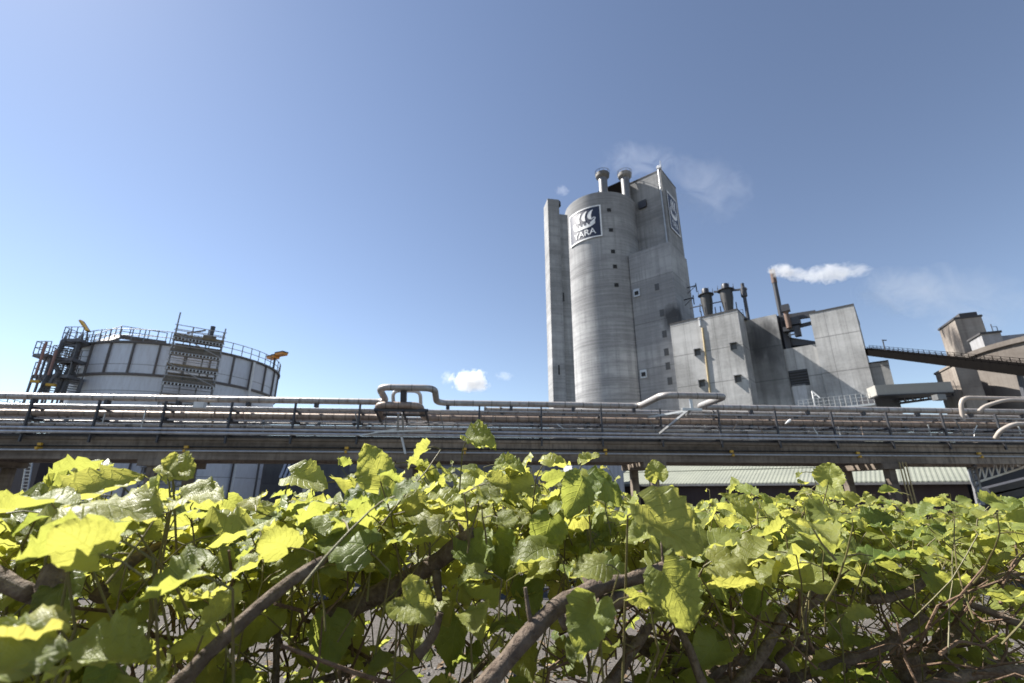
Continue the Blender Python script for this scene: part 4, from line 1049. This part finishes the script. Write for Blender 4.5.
# ------------------------------------------------------------------ steam and cloud
def puff_mat(name, dens, scale, seed, thr=.42, col=(.97,.97,.97), sharp=.16, aniso=.55):
    t = NT(name)
    tc = t.n('ShaderNodeTexCoord'); mp = t.n('ShaderNodeMapping'); mp.inputs['Location'].default_value = (-1,-1,-1); mp.inputs['Scale'].default_value = (2,2,2)
    t.l(tc.outputs['Generated'], mp.inputs['Vector'])
    ln = t.n('ShaderNodeVectorMath', operation='LENGTH'); t.l(mp.outputs[0], ln.inputs[0])
    ob = t.n('ShaderNodeMapping'); ob.inputs['Location'].default_value = (seed*7.3, seed*3.1, seed); t.l(tc.outputs['Object'], ob.inputs['Vector'])
    nz = t.math('ADD', t.math('MULTIPLY', t.noise(ob.outputs[0], scale, 6, .72, 1.2), 2.3), -.65)
    fall = t.math('MULTIPLY', ln.outputs['Value'], ln.outputs['Value'])
    v = t.math('SUBTRACT', t.math('ADD', nz, .25), t.math('MULTIPLY', fall, .62))
    d = t.n('ShaderNodeMapRange'); d.clamp = True; t.l(v, d.inputs[0])
    for i, x in ((1, thr), (2, thr+sharp), (3, 0), (4, dens)): d.inputs[i].default_value = x
    p = t.n('ShaderNodeVolumePrincipled'); p.inputs['Color'].default_value = (*col, 1); p.inputs['Anisotropy'].default_value = aniso
    t.l(d.outputs[0], p.inputs['Density']); t.l(p.outputs[0], t.out.inputs['Volume'])
    return t.m
def puff(root, c, ax, h, mat, name='puff'):
    m = MB(); n = 16; vs = []; c = Vector(c)
    x, y, z = [Vector(a).normalized() for a in ax]
    prof = [(math.sin(math.pi*k/10), -math.cos(math.pi*k/10)) for k in range(11)]
    me = MB(); me.lathe((0,0,0), [(max(r, .001), q) for r, q in prof], 20)
    o = me.build(name, mat, None); o.parent = root
    o.matrix_parent_inverse.identity()
    Mx = Matrix((( x.x*h[0], y.x*h[1], z.x*h[2], 0), (x.y*h[0], y.y*h[1], z.y*h[2], 0), (x.z*h[0], y.z*h[1], z.z*h[2], 0), (0,0,0,1)))
    o.data.transform(Mx); o.location = c-WL[root]; WL[o] = c
    return o
def make_steam():
    Y = 74
    a = at(773, 267.5, 68)
    r = thing('steam_plume', 'white steam plume drifting right from the slim stack', 'steam', a)
    c = at(781, 270.5, 68); puff(r, c, (V(1,.2,-.15), V(-.2,1,0), V(.15,0,1)), (2.6, 1.6, 1.35), puff_mat('steam_a', .9, .75, 1, .36, sharp=.3))
    c = at(797, 274.5, 68.5); puff(r, c, (V(1,.2,-.18), V(-.2,1,0), V(.18,0,1)), (3.6, 1.5, 1.25), puff_mat('steam_b', .45, .7, 2, .36))
    c = at(826, 274, 69); puff(r, c, (V(1,.2,.16), V(-.2,1,0), V(-.16,0,1)), (5.6, 2.0, 1.9), puff_mat('steam_c', .62, .55, 3, .36, sharp=.3))
    c = at(852, 270, 70); puff(r, c, (V(1,.2,.05), V(-.2,1,0), V(-.05,0,1)), (4.2, 1.8, 1.5), puff_mat('steam_d', .3, .6, 4, .36, sharp=.35))
    c = at(905, 292, 72); puff(r, c, (V(1,.2,.1), V(-.2,1,0), V(-.1,0,1)), (11, 4, 5.0), puff_mat('steam_e', .06, .22, 6, .30, sharp=.6))
    puff(r, at(965, 300, 74), (V(1,.2,.1), V(-.2,1,0), V(-.1,0,1)), (15, 5, 7.5), puff_mat('steam_f', .03, .16, 7, .34, sharp=.7))
    b = at(612, 165, 80); r = thing('steam_haze', 'thin faint steam haze drifting above the tower vents', 'steam', b)
    puff(r, at(640, 160, 81), (V(1,.2,.05), V(-.2,1,0), V(-.05,0,1)), (11, 4, 4.6), puff_mat('haze_a', .028, .22, 5, .36, sharp=.6))
    puff(r, at(705, 190, 86), (V(1,.2,-.25), V(-.2,1,0), V(.25,0,1)), (14, 4, 11), puff_mat('haze_b', .024, .15, 8, .36, sharp=.6))
    puff(r, at(562, 191, 81), (V(1,.2,.05), V(-.2,1,0), V(-.05,0,1)), (2.0, 1.5, 1.1), puff_mat('haze_c', .10, .6, 9, .34, sharp=.4))
    D = 1400; c = at(471, 381, D)
    r = thing('cloud', 'small white cumulus cloud low above the rack left of the tower', 'cloud', c)
    puff(r, c, (V(1,0,0), V(0,1,0), V(0,0,1)), (74, 50, 42), puff_mat('cloud_a', .05, .030, 12, .36), 'cloud_puff')
    puff(r, at(447, 378, D), (V(1,0,0), V(0,1,0), V(0,0,1)), (24, 20, 26), puff_mat('cloud_b', .010, .05, 15, .36), 'cloud_puff')
    puff(r, at(504, 376, D), (V(1,0,0), V(0,1,0), V(0,0,1)), (34, 20, 18), puff_mat('cloud_c', .008, .05, 16, .38), 'cloud_puff')
make_steam()

# ------------------------------------------------------------------ hedge
def leaf_material(name):
    t = NT(name)
    at_ = t.n('ShaderNodeAttribute', attribute_name='tint'); sep = t.n('ShaderNodeSeparateColor'); t.l(at_.outputs['Color'], sep.inputs[0])
    hue, val, young = sep.outputs[0], sep.outputs[1], sep.outputs[2]
    uv = t.n('ShaderNodeUVMap', uv_map='UVMap'); s = t.n('ShaderNodeSeparateXYZ'); t.l(uv.outputs[0], s.inputs[0])
    ax = t.math('ABSOLUTE', t.math('SUBTRACT', s.outputs[0], .5))
    nzv = t.noise(t.scale(uv.outputs[0], (1,1,1)), 6, 3)
    vv = t.math('ADD', t.math('SUBTRACT', s.outputs[1], t.math('MULTIPLY', ax, .75)), t.math('MULTIPLY', nzv, .05))
    fr = t.math('ABSOLUTE', t.math('SUBTRACT', t.math('FRACT', t.math('MULTIPLY', vv, 7)), .5))
    vein = t.ramp(fr, .0, .10, (1,1,1,1), (0,0,0,1))
    mid = t.ramp(ax, .0, .022, (1,1,1,1), (0,0,0,1))
    fr2 = t.math('ABSOLUTE', t.math('SUBTRACT', t.math('FRACT', t.math('MULTIPLY', t.math('ADD', s.outputs[1], t.math('MULTIPLY', ax, 1.4)), 16)), .5))
    vein2 = t.ramp(fr2, .0, .14, (1,1,1,1), (0,0,0,1))
    vn = t.math('MAXIMUM', t.math('MAXIMUM', vein, mid), t.math('MULTIPLY', vein2, .3))
    P = t.pos(); nz = t.noise(P, 45, 4, .6)
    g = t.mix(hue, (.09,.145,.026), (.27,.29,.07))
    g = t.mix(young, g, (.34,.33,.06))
    g = t.mix(t.math('MULTIPLY', vn, .45), g, (.26,.33,.10))
    g = t.mix(t.math('MULTIPLY', t.ramp(nz, .55, .75), .3), g, (.10,.12,.02))
    spot = t.ramp(t.noise(P, 120, 3, .6), .66, .72); g = t.mix(t.math('MULTIPLY', spot, .6), g, (.16,.09,.03))
    g2 = t.mix(1.0, g, t.mix(val, (.65,.65,.65), (1.2,1.2,1.2)), 'MULTIPLY')
    h = t.math('SUBTRACT', t.math('MULTIPLY', t.noise(t.scale(uv.outputs[0], (1,1,1)), 13, 3), .9), t.math('MULTIPLY', vn, .8))
    bp = t.bump(h, .55, .0022)
    p = t.n('ShaderNodeBsdfPrincipled'); t.l(g2, p.inputs['Base Color']); p.inputs['Roughness'].default_value = .47; p.inputs['Specular IOR Level'].default_value = .5; t.l(bp, p.inputs['Normal'])
    tr = t.n('ShaderNodeBsdfTranslucent'); t.l(bp, tr.inputs['Normal'])
    tc = t.mix(hue, (.33,.38,.07), (.58,.565,.115)); tc = t.mix(young, tc, (.55,.47,.12)); tc = t.mix(t.math('MULTIPLY', vn, .35), tc, (.40,.40,.06))
    t.l(tc, tr.inputs['Color'])
    mx = t.n('ShaderNodeMixShader'); mx.inputs[0].default_value = .54; t.l(p.outputs[0], mx.inputs[1]); t.l(tr.outputs[0], mx.inputs[2])
    t.l(mx.outputs[0], t.out.inputs[0])
    return t.m
def bark_material(name, col=(.085,.060,.044), hi=(.20,.158,.122)):
    t = NT(name); P = t.pos()
    a = t.noise(t.scale(P, (1,1,1)), 60, 5, .65); b = t.noise(P, 11, 4, .6)
    c = t.mix(t.ramp(a, .35, .7), col, hi); c = t.mix(t.math('MULTIPLY', t.ramp(b, .5, .7), .55), c, (.075,.055,.042))
    t.bsdf(c, .82, 0, t.bump(t.math('ADD', a, b), 1.0, .010), .25)
    return t.m
M['leaf'] = leaf_material('lime_leaf'); M['bark'] = bark_material('bark'); M['twig'] = bark_material('twig', (.095,.058,.038), (.21,.14,.095))
M['stem'] = paint('green_stem', (.13,.125,.04), .6, 0, .6, (.10,.05,.03), 20)
NV, NU = 17, 4
def leaf_template(seed):
    """a toothed, heart shaped blade: rows along the midrib, columns across; returns (k,3) and uv"""
    rnd = np.random.RandomState(seed)
    fold = rnd.uniform(.12, .55); curl = rnd.uniform(-.05, .55); wr = rnd.uniform(.025, .065); cr = rnd.uniform(.05, .13); asym = rnd.uniform(-.08, .08); tw = rnd.uniform(-.5, .5)
    wid = rnd.uniform(.43, .60)
    ph = rnd.uniform(0, 6, 4)
    vs, uv = [], []
    for i in range(NV):
        v = i/(NV-1)
        w = wid*(math.sin(math.pi*min(1, v*.985+.012)**.62)**.72)*(1-.15*v)
        if i == NV-1: w = .004
        for j in range(-NU, NU+1):
            u = j/NU
            ww = w*(1+.08*asym*u)
            edge = abs(j) == NU
            k = 1.0+(rnd.uniform(.02,.085)*(1 if i % 2 else -.7) if edge and 0 < i < NV-1 else 0)
            x = u*ww*k
            y = v - .20*abs(u)**1.3*(1-v)**2.0*1.0 + (.02 if edge and i % 2 else 0)*(1-v)
            y += .10*abs(u)*(v)*(1-v)
            z = fold*abs(x)**1.2 - curl*v*v*.6 + wr*math.sin((v-.55*abs(u))*2*math.pi*5.5+ph[0])*abs(u) + .05*math.sin(3.3*v+ph[1]+2*u)*abs(u) - .10*max(0, abs(u)-.6)*math.sin(ph[2]+4*v)
            z += tw*x*v*.35 + cr*math.sin(7*x+ph[3])*math.sin(5.5*v+ph[1]) + cr*.6*math.sin(13*x+ph[0])*math.sin(11*v+ph[2])*abs(u)**.5
            vs.append((x, y, z)); uv.append((u*.5+.5, v))
    return np.array(vs), np.array(uv)
TEMPL = [leaf_template(s) for s in range(14)]
LF = [(i*(2*NU+1)+j, i*(2*NU+1)+j+1, (i+1)*(2*NU+1)+j+1, (i+1)*(2*NU+1)+j) for i in range(NV-1) for j in range(2*NU)]
class Leaves:
    def __init__(s): s.v = []; s.uv = []; s.t = []; s.n = 0
    def add(s, base, axis, normal, size, hue, val, young, k=None):
        vs, uv = TEMPL[random.randrange(len(TEMPL)) if k is None else k]
        y = Vector(axis).normalized(); z = Vector(normal); z = (z-y*z.dot(y))
        if z.length < 1e-4: z = y.orthogonal()
        z.normalize(); x = y.cross(z)
        Mx = np.array([[x.x,x.y,x.z],[y.x,y.y,y.z],[z.x,z.y,z.z]])
        s.v.append(vs*size@Mx+np.array(base)); s.uv.append(uv); s.t.append(np.tile([hue, val, young, 1.0], (len(vs), 1))); s.n += 1
    def build(s, name, mat, parent):
        v = np.concatenate(s.v)-np.array(WL[parent]); k = len(TEMPL[0][0])
        F_ = (np.array(LF)[None]+np.arange(s.n)[:, None, None]*k).reshape(-1, 4)
        me = bpy.data.meshes.new(name); me.from_pydata(v.tolist(), [], F_.tolist()); me.update()
        me.polygons.foreach_set('use_smooth', [True]*len(me.polygons))
        ul = me.uv_layers.new(name='UVMap'); uv = np.concatenate(s.uv); ul.data.foreach_set('uv', uv[F_.reshape(-1)].astype(np.float32).ravel())
        ca = me.attributes.new('tint', 'FLOAT_COLOR', 'POINT'); ca.data.foreach_set('color', np.concatenate(s.t).astype(np.float32).ravel())
        me.materials.append(mat)
        o = bpy.data.objects.new(name, me); COL.objects.link(o); o.parent = parent; WL[o] = WL[parent]; return o
# highest leaf row of the hedge as seen across the photograph
SKX = [-200, 0, 40, 70, 130, 200, 230, 290, 330, 380, 440, 520, 600, 640, 700, 760, 830, 880, 930, 1024, 1250]
SKY = [480, 486, 474, 464, 470, 484, 497, 480, 484, 464, 450, 448, 470, 498, 502, 494, 484, 508, 506, 498, 494]
def sky_limit(px): return float(np.interp(px, SKX, SKY))

def wob(a, b, n, amp, rnd):
    a, b = Vector(a), Vector(b); out = []
    for i in range(n+1):
        t = i/n; p = a.lerp(b, t); k = math.sin(math.pi*t)*amp if 0 < i < n else 0
        out.append(p+V(rnd.uniform(-k,k), rnd.uniform(-k,k), rnd.uniform(-k,k)))
    return out
def knobbly(pts, r0, r1, rnd):
    """branch outline with swollen nodes"""
    P = fillet(pts, .03, 2) if len(pts) > 2 else pts
    fine = []
    for i in range(len(P)-1):
        n = max(1, int((P[i+1]-P[i]).length/.02))
        for k in range(n): fine.append(P[i].lerp(P[i+1], k/n))
    fine.append(P[-1]); m = len(fine)
    rs = []
    for i in range(m):
        t = i/max(1, m-1); r = r0+(r1-r0)*t; rs.append(r*(1+rnd.uniform(-.09,.09)+(.22 if rnd.random() < .10 else 0)))
    fine = [p+V(rnd.uniform(-1,1), rnd.uniform(-1,1), rnd.uniform(-1,1))*r0*.10 for p in fine]
    return fine, rs

def hedge_axis(x):
    """distance of the hedge's middle line at a given x"""
    return .92+.36*max(0, x)+.10*max(0, -x)*0+ (.0 if x > -.4 else (.4+x)*.12)
HAND = [  # limbs picked out in the photograph: shrub index, list of (px, py, distance), radii
    (1, [(172,690,.60),(232,630,.62),(290,580,.66),(326,559,.70)], .0125, .0095),
    (2, [(322,622,.95),(380,594,.93),(430,567,.88),(474,534,.84)], .023, .019),
    (2, [(436,572,.86),(440,600,.83)], .011, .008),
    (3, [(470,706,.62),(505,660,.65),(555,607,.70),(580,592,.74),(640,577,.80),(682,561,.85)], .0155, .0125),
    (3, [(560,622,.78),(600,603,.77),(643,597,.76)], .015, .0145),
    (3, [(418,655,.70),(432,640,.70),(441,612,.70)], .009, .0075),
    (0, [(-20,568,.62),(25,592,.62),(45,600,.64)], .015, .012),
    (0, [(40,640,.62),(50,600,.63),(56,566,.64)], .022, .020),
    (1, [(96,600,.80),(130,560,.85),(160,545,.9)], .013, .009),
    (4, [(705,690,1.0),(690,650,1.02),(668,608,1.05)], .012, .008),
    (5, [(790,612,1.22),(815,598,1.22),(832,585,1.22)], .020,.022),
    (5, [(868,600,1.30),(905,595,1.30),(940,570,1.28)], .015,.012),
    (4, [(805,640,1.2),(802,600,1.2)], .012,.010),
    (6, [(960,585,1.5),(1000,578,1.5),(1040,566,1.5)], .014,.011),
    (6, [(925,690,1.2),(965,675,1.2),(1040,668,1.2)], .017,.013),
    (5, [(735,690,1.05),(765,650,1.1),(785,612,1.15)], .016,.012),
    (3, [(606,690,1.05),(640,640,1.08),(660,610,1.1)], .018,.010),
    (2, [(275,690,.9),(277,640,.9),(279,590,.9)], .008,.006),
    (6, [(1060,640,1.25),(1010,620,1.3),(960,600,1.35)], .014,.010),
]
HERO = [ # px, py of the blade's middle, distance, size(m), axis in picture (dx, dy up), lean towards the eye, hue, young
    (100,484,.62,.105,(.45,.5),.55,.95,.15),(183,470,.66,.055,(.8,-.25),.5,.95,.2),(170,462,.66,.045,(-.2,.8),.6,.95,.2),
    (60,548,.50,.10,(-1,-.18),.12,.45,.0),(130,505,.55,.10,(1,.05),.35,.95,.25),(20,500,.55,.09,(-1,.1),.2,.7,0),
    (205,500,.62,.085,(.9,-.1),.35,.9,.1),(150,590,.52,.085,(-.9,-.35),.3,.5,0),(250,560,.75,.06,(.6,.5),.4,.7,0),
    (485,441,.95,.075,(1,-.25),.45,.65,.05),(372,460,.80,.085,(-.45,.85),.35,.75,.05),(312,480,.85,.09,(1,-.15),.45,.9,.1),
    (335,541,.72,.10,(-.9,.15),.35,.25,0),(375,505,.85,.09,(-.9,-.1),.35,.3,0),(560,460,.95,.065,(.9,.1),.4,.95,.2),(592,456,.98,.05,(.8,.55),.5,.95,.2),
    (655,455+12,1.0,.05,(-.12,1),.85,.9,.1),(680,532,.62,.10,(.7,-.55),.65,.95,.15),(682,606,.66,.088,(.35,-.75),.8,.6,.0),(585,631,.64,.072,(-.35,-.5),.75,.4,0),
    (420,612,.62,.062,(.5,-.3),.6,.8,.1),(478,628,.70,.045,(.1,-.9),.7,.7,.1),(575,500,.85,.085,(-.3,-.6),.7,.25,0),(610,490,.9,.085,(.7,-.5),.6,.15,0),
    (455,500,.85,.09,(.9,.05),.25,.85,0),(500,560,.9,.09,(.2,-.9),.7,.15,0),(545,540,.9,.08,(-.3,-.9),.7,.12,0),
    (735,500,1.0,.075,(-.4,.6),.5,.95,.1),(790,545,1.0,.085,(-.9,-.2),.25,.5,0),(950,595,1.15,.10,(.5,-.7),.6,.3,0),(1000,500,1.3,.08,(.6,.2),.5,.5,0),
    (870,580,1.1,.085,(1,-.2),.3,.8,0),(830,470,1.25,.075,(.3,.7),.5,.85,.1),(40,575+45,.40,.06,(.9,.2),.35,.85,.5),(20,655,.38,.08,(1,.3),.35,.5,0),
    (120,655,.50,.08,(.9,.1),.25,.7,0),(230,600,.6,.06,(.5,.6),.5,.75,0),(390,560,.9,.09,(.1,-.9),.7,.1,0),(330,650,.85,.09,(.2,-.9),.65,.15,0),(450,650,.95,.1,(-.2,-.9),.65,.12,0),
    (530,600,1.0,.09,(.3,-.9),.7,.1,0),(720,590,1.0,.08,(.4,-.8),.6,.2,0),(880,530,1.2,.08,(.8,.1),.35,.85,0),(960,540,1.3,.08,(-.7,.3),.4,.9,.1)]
def make_hedge():
    XB = [(-.98,.86), (-.60,.84), (-.345,.955), (.20,1.12), (.62,1.30), (1.08,1.50), (1.62,1.75), (2.3,2.1), (3.0,2.5)]
    LAB = ['leafy hedge shrub at the far left with large blurred pale leaves', 'hedge shrub at left with a long cut bare limb slanting up right',
           'hedge shrub with the thickest dark trunk below the left pipe loop', 'hedge shrub with a thick forked limb rising right below the silo',
           'hedge shrub right of the forked limb, below the front wing', 'hedge shrub with a swollen stub limb below the end tower',
           'hedge shrub of smaller leaves below the brown silo', 'last hedge shrub with small leaves at the right edge', 'hedge shrub just past the right edge of the view']
    limbs = []
    for (k, path, r0, r1) in HAND:
        for a_, b_ in zip(path[:-1], path[1:]):
            n_ = max(2, int(math.hypot(b_[0]-a_[0], b_[1]-a_[1])/8))
            for i in range(n_+1): limbs.append(tuple(a_[j]+(b_[j]-a_[j])*i/n_ for j in range(3)))
    def hides_limb(pc, Y, rad):
        return any(Y < l[2]+.02 and math.hypot(pc[0]-l[0], pc[1]-l[1]) < rad for l in limbs)
    for si, (bx, by) in enumerate(XB[:8]):
        rnd = random.Random(100+si); random.seed(500+si)
        root = thing('hedge_shrub', LAB[si], 'hedge shrub', (bx, by, 0), 'shrubs of the lime hedge')
        base = V(bx, by, 0)
        head = V(bx+rnd.uniform(-.03,.03), by+rnd.uniform(-.03,.03), .74+rnd.uniform(-.06,.05))
        pts, rs = knobbly([base-V(0,0,.03), base.lerp(head, .5)+V(rnd.uniform(-.03,.03), rnd.uniform(-.02,.02), 0), head], .044, .034, rnd)
        rs[0] *= 1.4
        MB().tube(pts, rs, 12).build('trunk', M['bark'], root)
        for (k, path, r0, r1) in HAND:
            if k != si: continue
            pp = [at(*q) for q in path]; pts, rs = knobbly(pp, r0*.76, r1*.76, rnd); rs[-1] *= .8
            mb_ = MB().tube(pts, rs, 10)
            for i_ in range(4, len(pts)-1, 3):          # spur twigs and old pruning stubs
                if rnd.random() < .55:
                    d_ = V(rnd.uniform(-1,1), rnd.uniform(-.6,1), rnd.uniform(-.2,1.2)).normalized(); l_ = rnd.uniform(.015,.06)+rs[i_]; r_ = rs[i_]*rnd.uniform(.12,.28)
                    mb_.tube([pts[i_], pts[i_]+d_*l_*.6, pts[i_]+d_*l_+V(0,0,.006)], [r_*1.3, r_, r_*.8], 7)
            mb_.build('branch', M['bark'], root)
        # pollard limbs running along and across the hedge
        for q in range(13):
            ang = rnd.uniform(0, 2*math.pi) if q > 2 else (0 if q % 2 else math.pi)+rnd.uniform(-.4,.4)
            L = rnd.uniform(.22, .48); d = V(math.cos(ang), math.sin(ang)*.8, rnd.uniform(.15,.55)).normalized()
            st = head-V(0,0,rnd.uniform(0,.30)); e = st+d*L
            if e.length and (e-EYE).length < .5: continue
            pj = proj(e)
            if pj and pj[1] < sky_limit(pj[0])+55: e.z -= .16
            pts, rs = knobbly(wob(st, e, 3, .04, rnd), rnd.uniform(.012,.019) if q < 7 else rnd.uniform(.008,.013), rnd.uniform(.009,.014) if q < 7 else rnd.uniform(.004,.007), rnd)
            MB().tube(pts, rs, 9).build('branch', M['bark'], root)
        st_ = MB(); lv = Leaves()
        # dead and bare twigs inside
        for q in range(98):
            a = V(bx+rnd.uniform(-.34,.34), by+rnd.uniform(-.30,.45), rnd.uniform(.35,.95)); d = V(rnd.uniform(-1,1), rnd.uniform(-1,1), rnd.uniform(-.1,1)).normalized()
            b = a+d*rnd.uniform(.10,.34); pj = proj(b)
            if (a-EYE).length < .5 or (b-EYE).length < .5 or not pj or pj[1] < sky_limit(pj[0])+14: continue
            pts = wob(a, b, 4, .02, rnd); r = rnd.uniform(.0014,.0042); MB().tube(pts, [r, r*.95, r*.85, r*.75, r*.6], 6).build('twig', M['twig'], root)
        nshoot = 225 if si < 5 else 265
        for q in range(nshoot):
            sx = bx+rnd.uniform(-.30,.34); cross = rnd.gauss(.0, .20)+.05 if q % 5 < 3 else rnd.uniform(.2, 1.15); low = rnd.random() < .34
            p = V(sx, by+cross, rnd.uniform(.86, 1.08)+(.05 if si in (2, 3) else 0) if not low else rnd.uniform(.50,.85))
            if (p-EYE).length < .58: continue
            d = V(rnd.uniform(-.8,.8), rnd.uniform(-.8,.5), rnd.uniform(.35,1.1)).normalized(); L = rnd.uniform(.10,.28)*(.55 if (p-EYE).length < .85 else 1); lift = rnd.uniform(0, 16) if rnd.random() < .72 else -rnd.uniform(4, 24)
            n = max(3, int(L/.045)); side = d.cross(V(0,0,1)).normalized(); ok = False
            path = [p]; cur = p.copy(); dd = d.copy()
            for k in range(n):
                dd = (dd+V(rnd.uniform(-.2,.2), rnd.uniform(-.2,.2), rnd.uniform(-.12,.18))).normalized(); cur = cur+dd*(L/n); path.append(cur.copy())
            end = len(path)-1
            for k in range(1, len(path)):
                pj = proj(path[k])
                if not pj or pj[1] < sky_limit(pj[0])+8+lift: end = k-1; break
            path = path[:end+1]
            if len(path) < 2: continue
            last = 0
            top_h = rnd.random()
            for k in range(1, len(path)):
                t = k/len(path); sgn = 1 if k % 2 else -1
                out = (side*sgn+V(rnd.uniform(-.5,.5), rnd.uniform(-.5,.5), rnd.uniform(-.1,.6))).normalized()
                pet = path[k]+out*rnd.uniform(.022,.045)
                size = (rnd.uniform(.042,.088) if cross < .16 else rnd.uniform(.034,.064))*(.74 if (pet-EYE).length < .80 else 1)*(1-.45*(t > .8))*(.92 if si > 4 else 1)
                ax = (out*V(1,1,.3).length*.6+V(rnd.uniform(-.4,.4), rnd.uniform(-.6,.2), rnd.uniform(-.75,.10))).normalized()
                tip = pet+ax*size; cpt = pet+ax*size*.5
                pj, pj2 = proj(tip), proj(pet)
                if not pj or not pj2 or (cpt-EYE).length < .46: continue
                mx = size*.42*F/max(.3, (cpt-EYE).dot(V(0,CP,SP)))
                if min(pj[1], pj2[1])-mx*.45 < sky_limit(pj[0])+lift: continue
                pc = proj(cpt)
                if hides_limb(pc, cpt.y, 14+mx*.7) and rnd.random() < .85: continue
                if pc[1] > 555 and rnd.random() < min(.52, .12+(pc[1]-555)/150): continue
                nrm = V(rnd.uniform(-.75,.75)-.25, rnd.uniform(-.9,.5), 1.0*rnd.uniform(.55,1.2))
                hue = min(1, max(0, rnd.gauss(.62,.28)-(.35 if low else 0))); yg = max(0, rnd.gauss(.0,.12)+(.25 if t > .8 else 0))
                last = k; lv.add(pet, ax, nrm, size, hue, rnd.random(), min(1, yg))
                st_.tube([path[k], path[k].lerp(pet, .5)+V(0,0,.003), pet+ax*size*.03], .0011, 5)
            if last: st_.tube(path[:last+1], [.0018-.0008*i/last for i in range(last+1)], 6)
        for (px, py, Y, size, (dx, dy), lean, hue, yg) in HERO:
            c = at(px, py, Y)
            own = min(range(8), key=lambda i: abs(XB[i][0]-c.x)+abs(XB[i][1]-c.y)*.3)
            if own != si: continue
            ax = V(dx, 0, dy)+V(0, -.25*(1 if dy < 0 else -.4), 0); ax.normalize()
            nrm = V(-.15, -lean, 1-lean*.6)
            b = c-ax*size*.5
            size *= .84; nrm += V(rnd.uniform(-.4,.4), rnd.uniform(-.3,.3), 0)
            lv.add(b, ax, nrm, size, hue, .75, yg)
            root_pt = b-ax*size*.35+V(rnd.uniform(-.01,.01), .02, -.03)
            st_.tube([root_pt+V(rnd.uniform(-.05,.03), .07, -.25), root_pt+V(rnd.uniform(-.02,.02), .03, -.10), root_pt, b.lerp(root_pt, .4), b+ax*size*.04], [.0018,.0017,.0015,.0012,.0010], 6)
        st_.build('shoots', M['stem'], root)
        fo = lv.build('foliage', M['leaf'], root)
make_hedge()

# ------------------------------------------------------------------ sky, sun, camera
def make_light():
    w = bpy.data.worlds.new('World'); SC.world = w; w.use_nodes = True; t = w.node_tree; t.nodes.clear()
    out = t.nodes.new('ShaderNodeOutputWorld'); bg = t.nodes.new('ShaderNodeBackground'); sky = t.nodes.new('ShaderNodeTexSky')
    sky.sky_type = 'NISHITA'; sky.sun_disc = False; sky.sun_elevation = SUN_EL; sky.sun_rotation = SUN_AZ
    sky.altitude = 50; sky.air_density = 1.0; sky.dust_density = .12; sky.ozone_density = 1.5
    bg.inputs[1].default_value = .050
    hs = t.nodes.new('ShaderNodeHueSaturation'); hs.inputs['Hue'].default_value = .502; hs.inputs['Saturation'].default_value = .84
    gm = t.nodes.new('ShaderNodeGamma'); gm.inputs[1].default_value = 1.12
    t.links.new(sky.outputs[0], hs.inputs['Color']); t.links.new(hs.outputs[0], gm.inputs[0]); t.links.new(gm.outputs[0], bg.inputs[0]); t.links.new(bg.outputs[0], out.inputs[0])
    l = bpy.data.lights.new('sun', 'SUN'); l.energy = 5.0; l.angle = R(.55); l.color = (1, .955, .89)
    o = bpy.data.objects.new('sun', l); COL.objects.link(o); o.rotation_euler = SUNV.to_track_quat('Z', 'Y').to_euler(); o.location = SUNV*200
    c = bpy.data.cameras.new('camera'); co = bpy.data.objects.new('camera', c); COL.objects.link(co)
    co.location = EYE; co.rotation_euler = (math.pi/2+PITCH, 0, 0); c.sensor_width = 36; c.lens = 36*F/1024; c.clip_start = .02; c.clip_end = 9000
    c.dof.use_dof = True; c.dof.focus_distance = 1.25; c.dof.aperture_fstop = 5.0
    SC.camera = co
    vs = SC.view_settings; vs.view_transform = 'Standard'; vs.look = 'None'; vs.exposure = 1.38; vs.gamma = 1
    SC.cycles.use_denoising = True; SC.cycles.volume_step_rate = 1.5; SC.cycles.volume_max_steps = 128
    SC.cycles.max_bounces = 8; SC.cycles.transparent_max_bounces = 8
    SC.cycles.volume_bounces = 2
make_light()
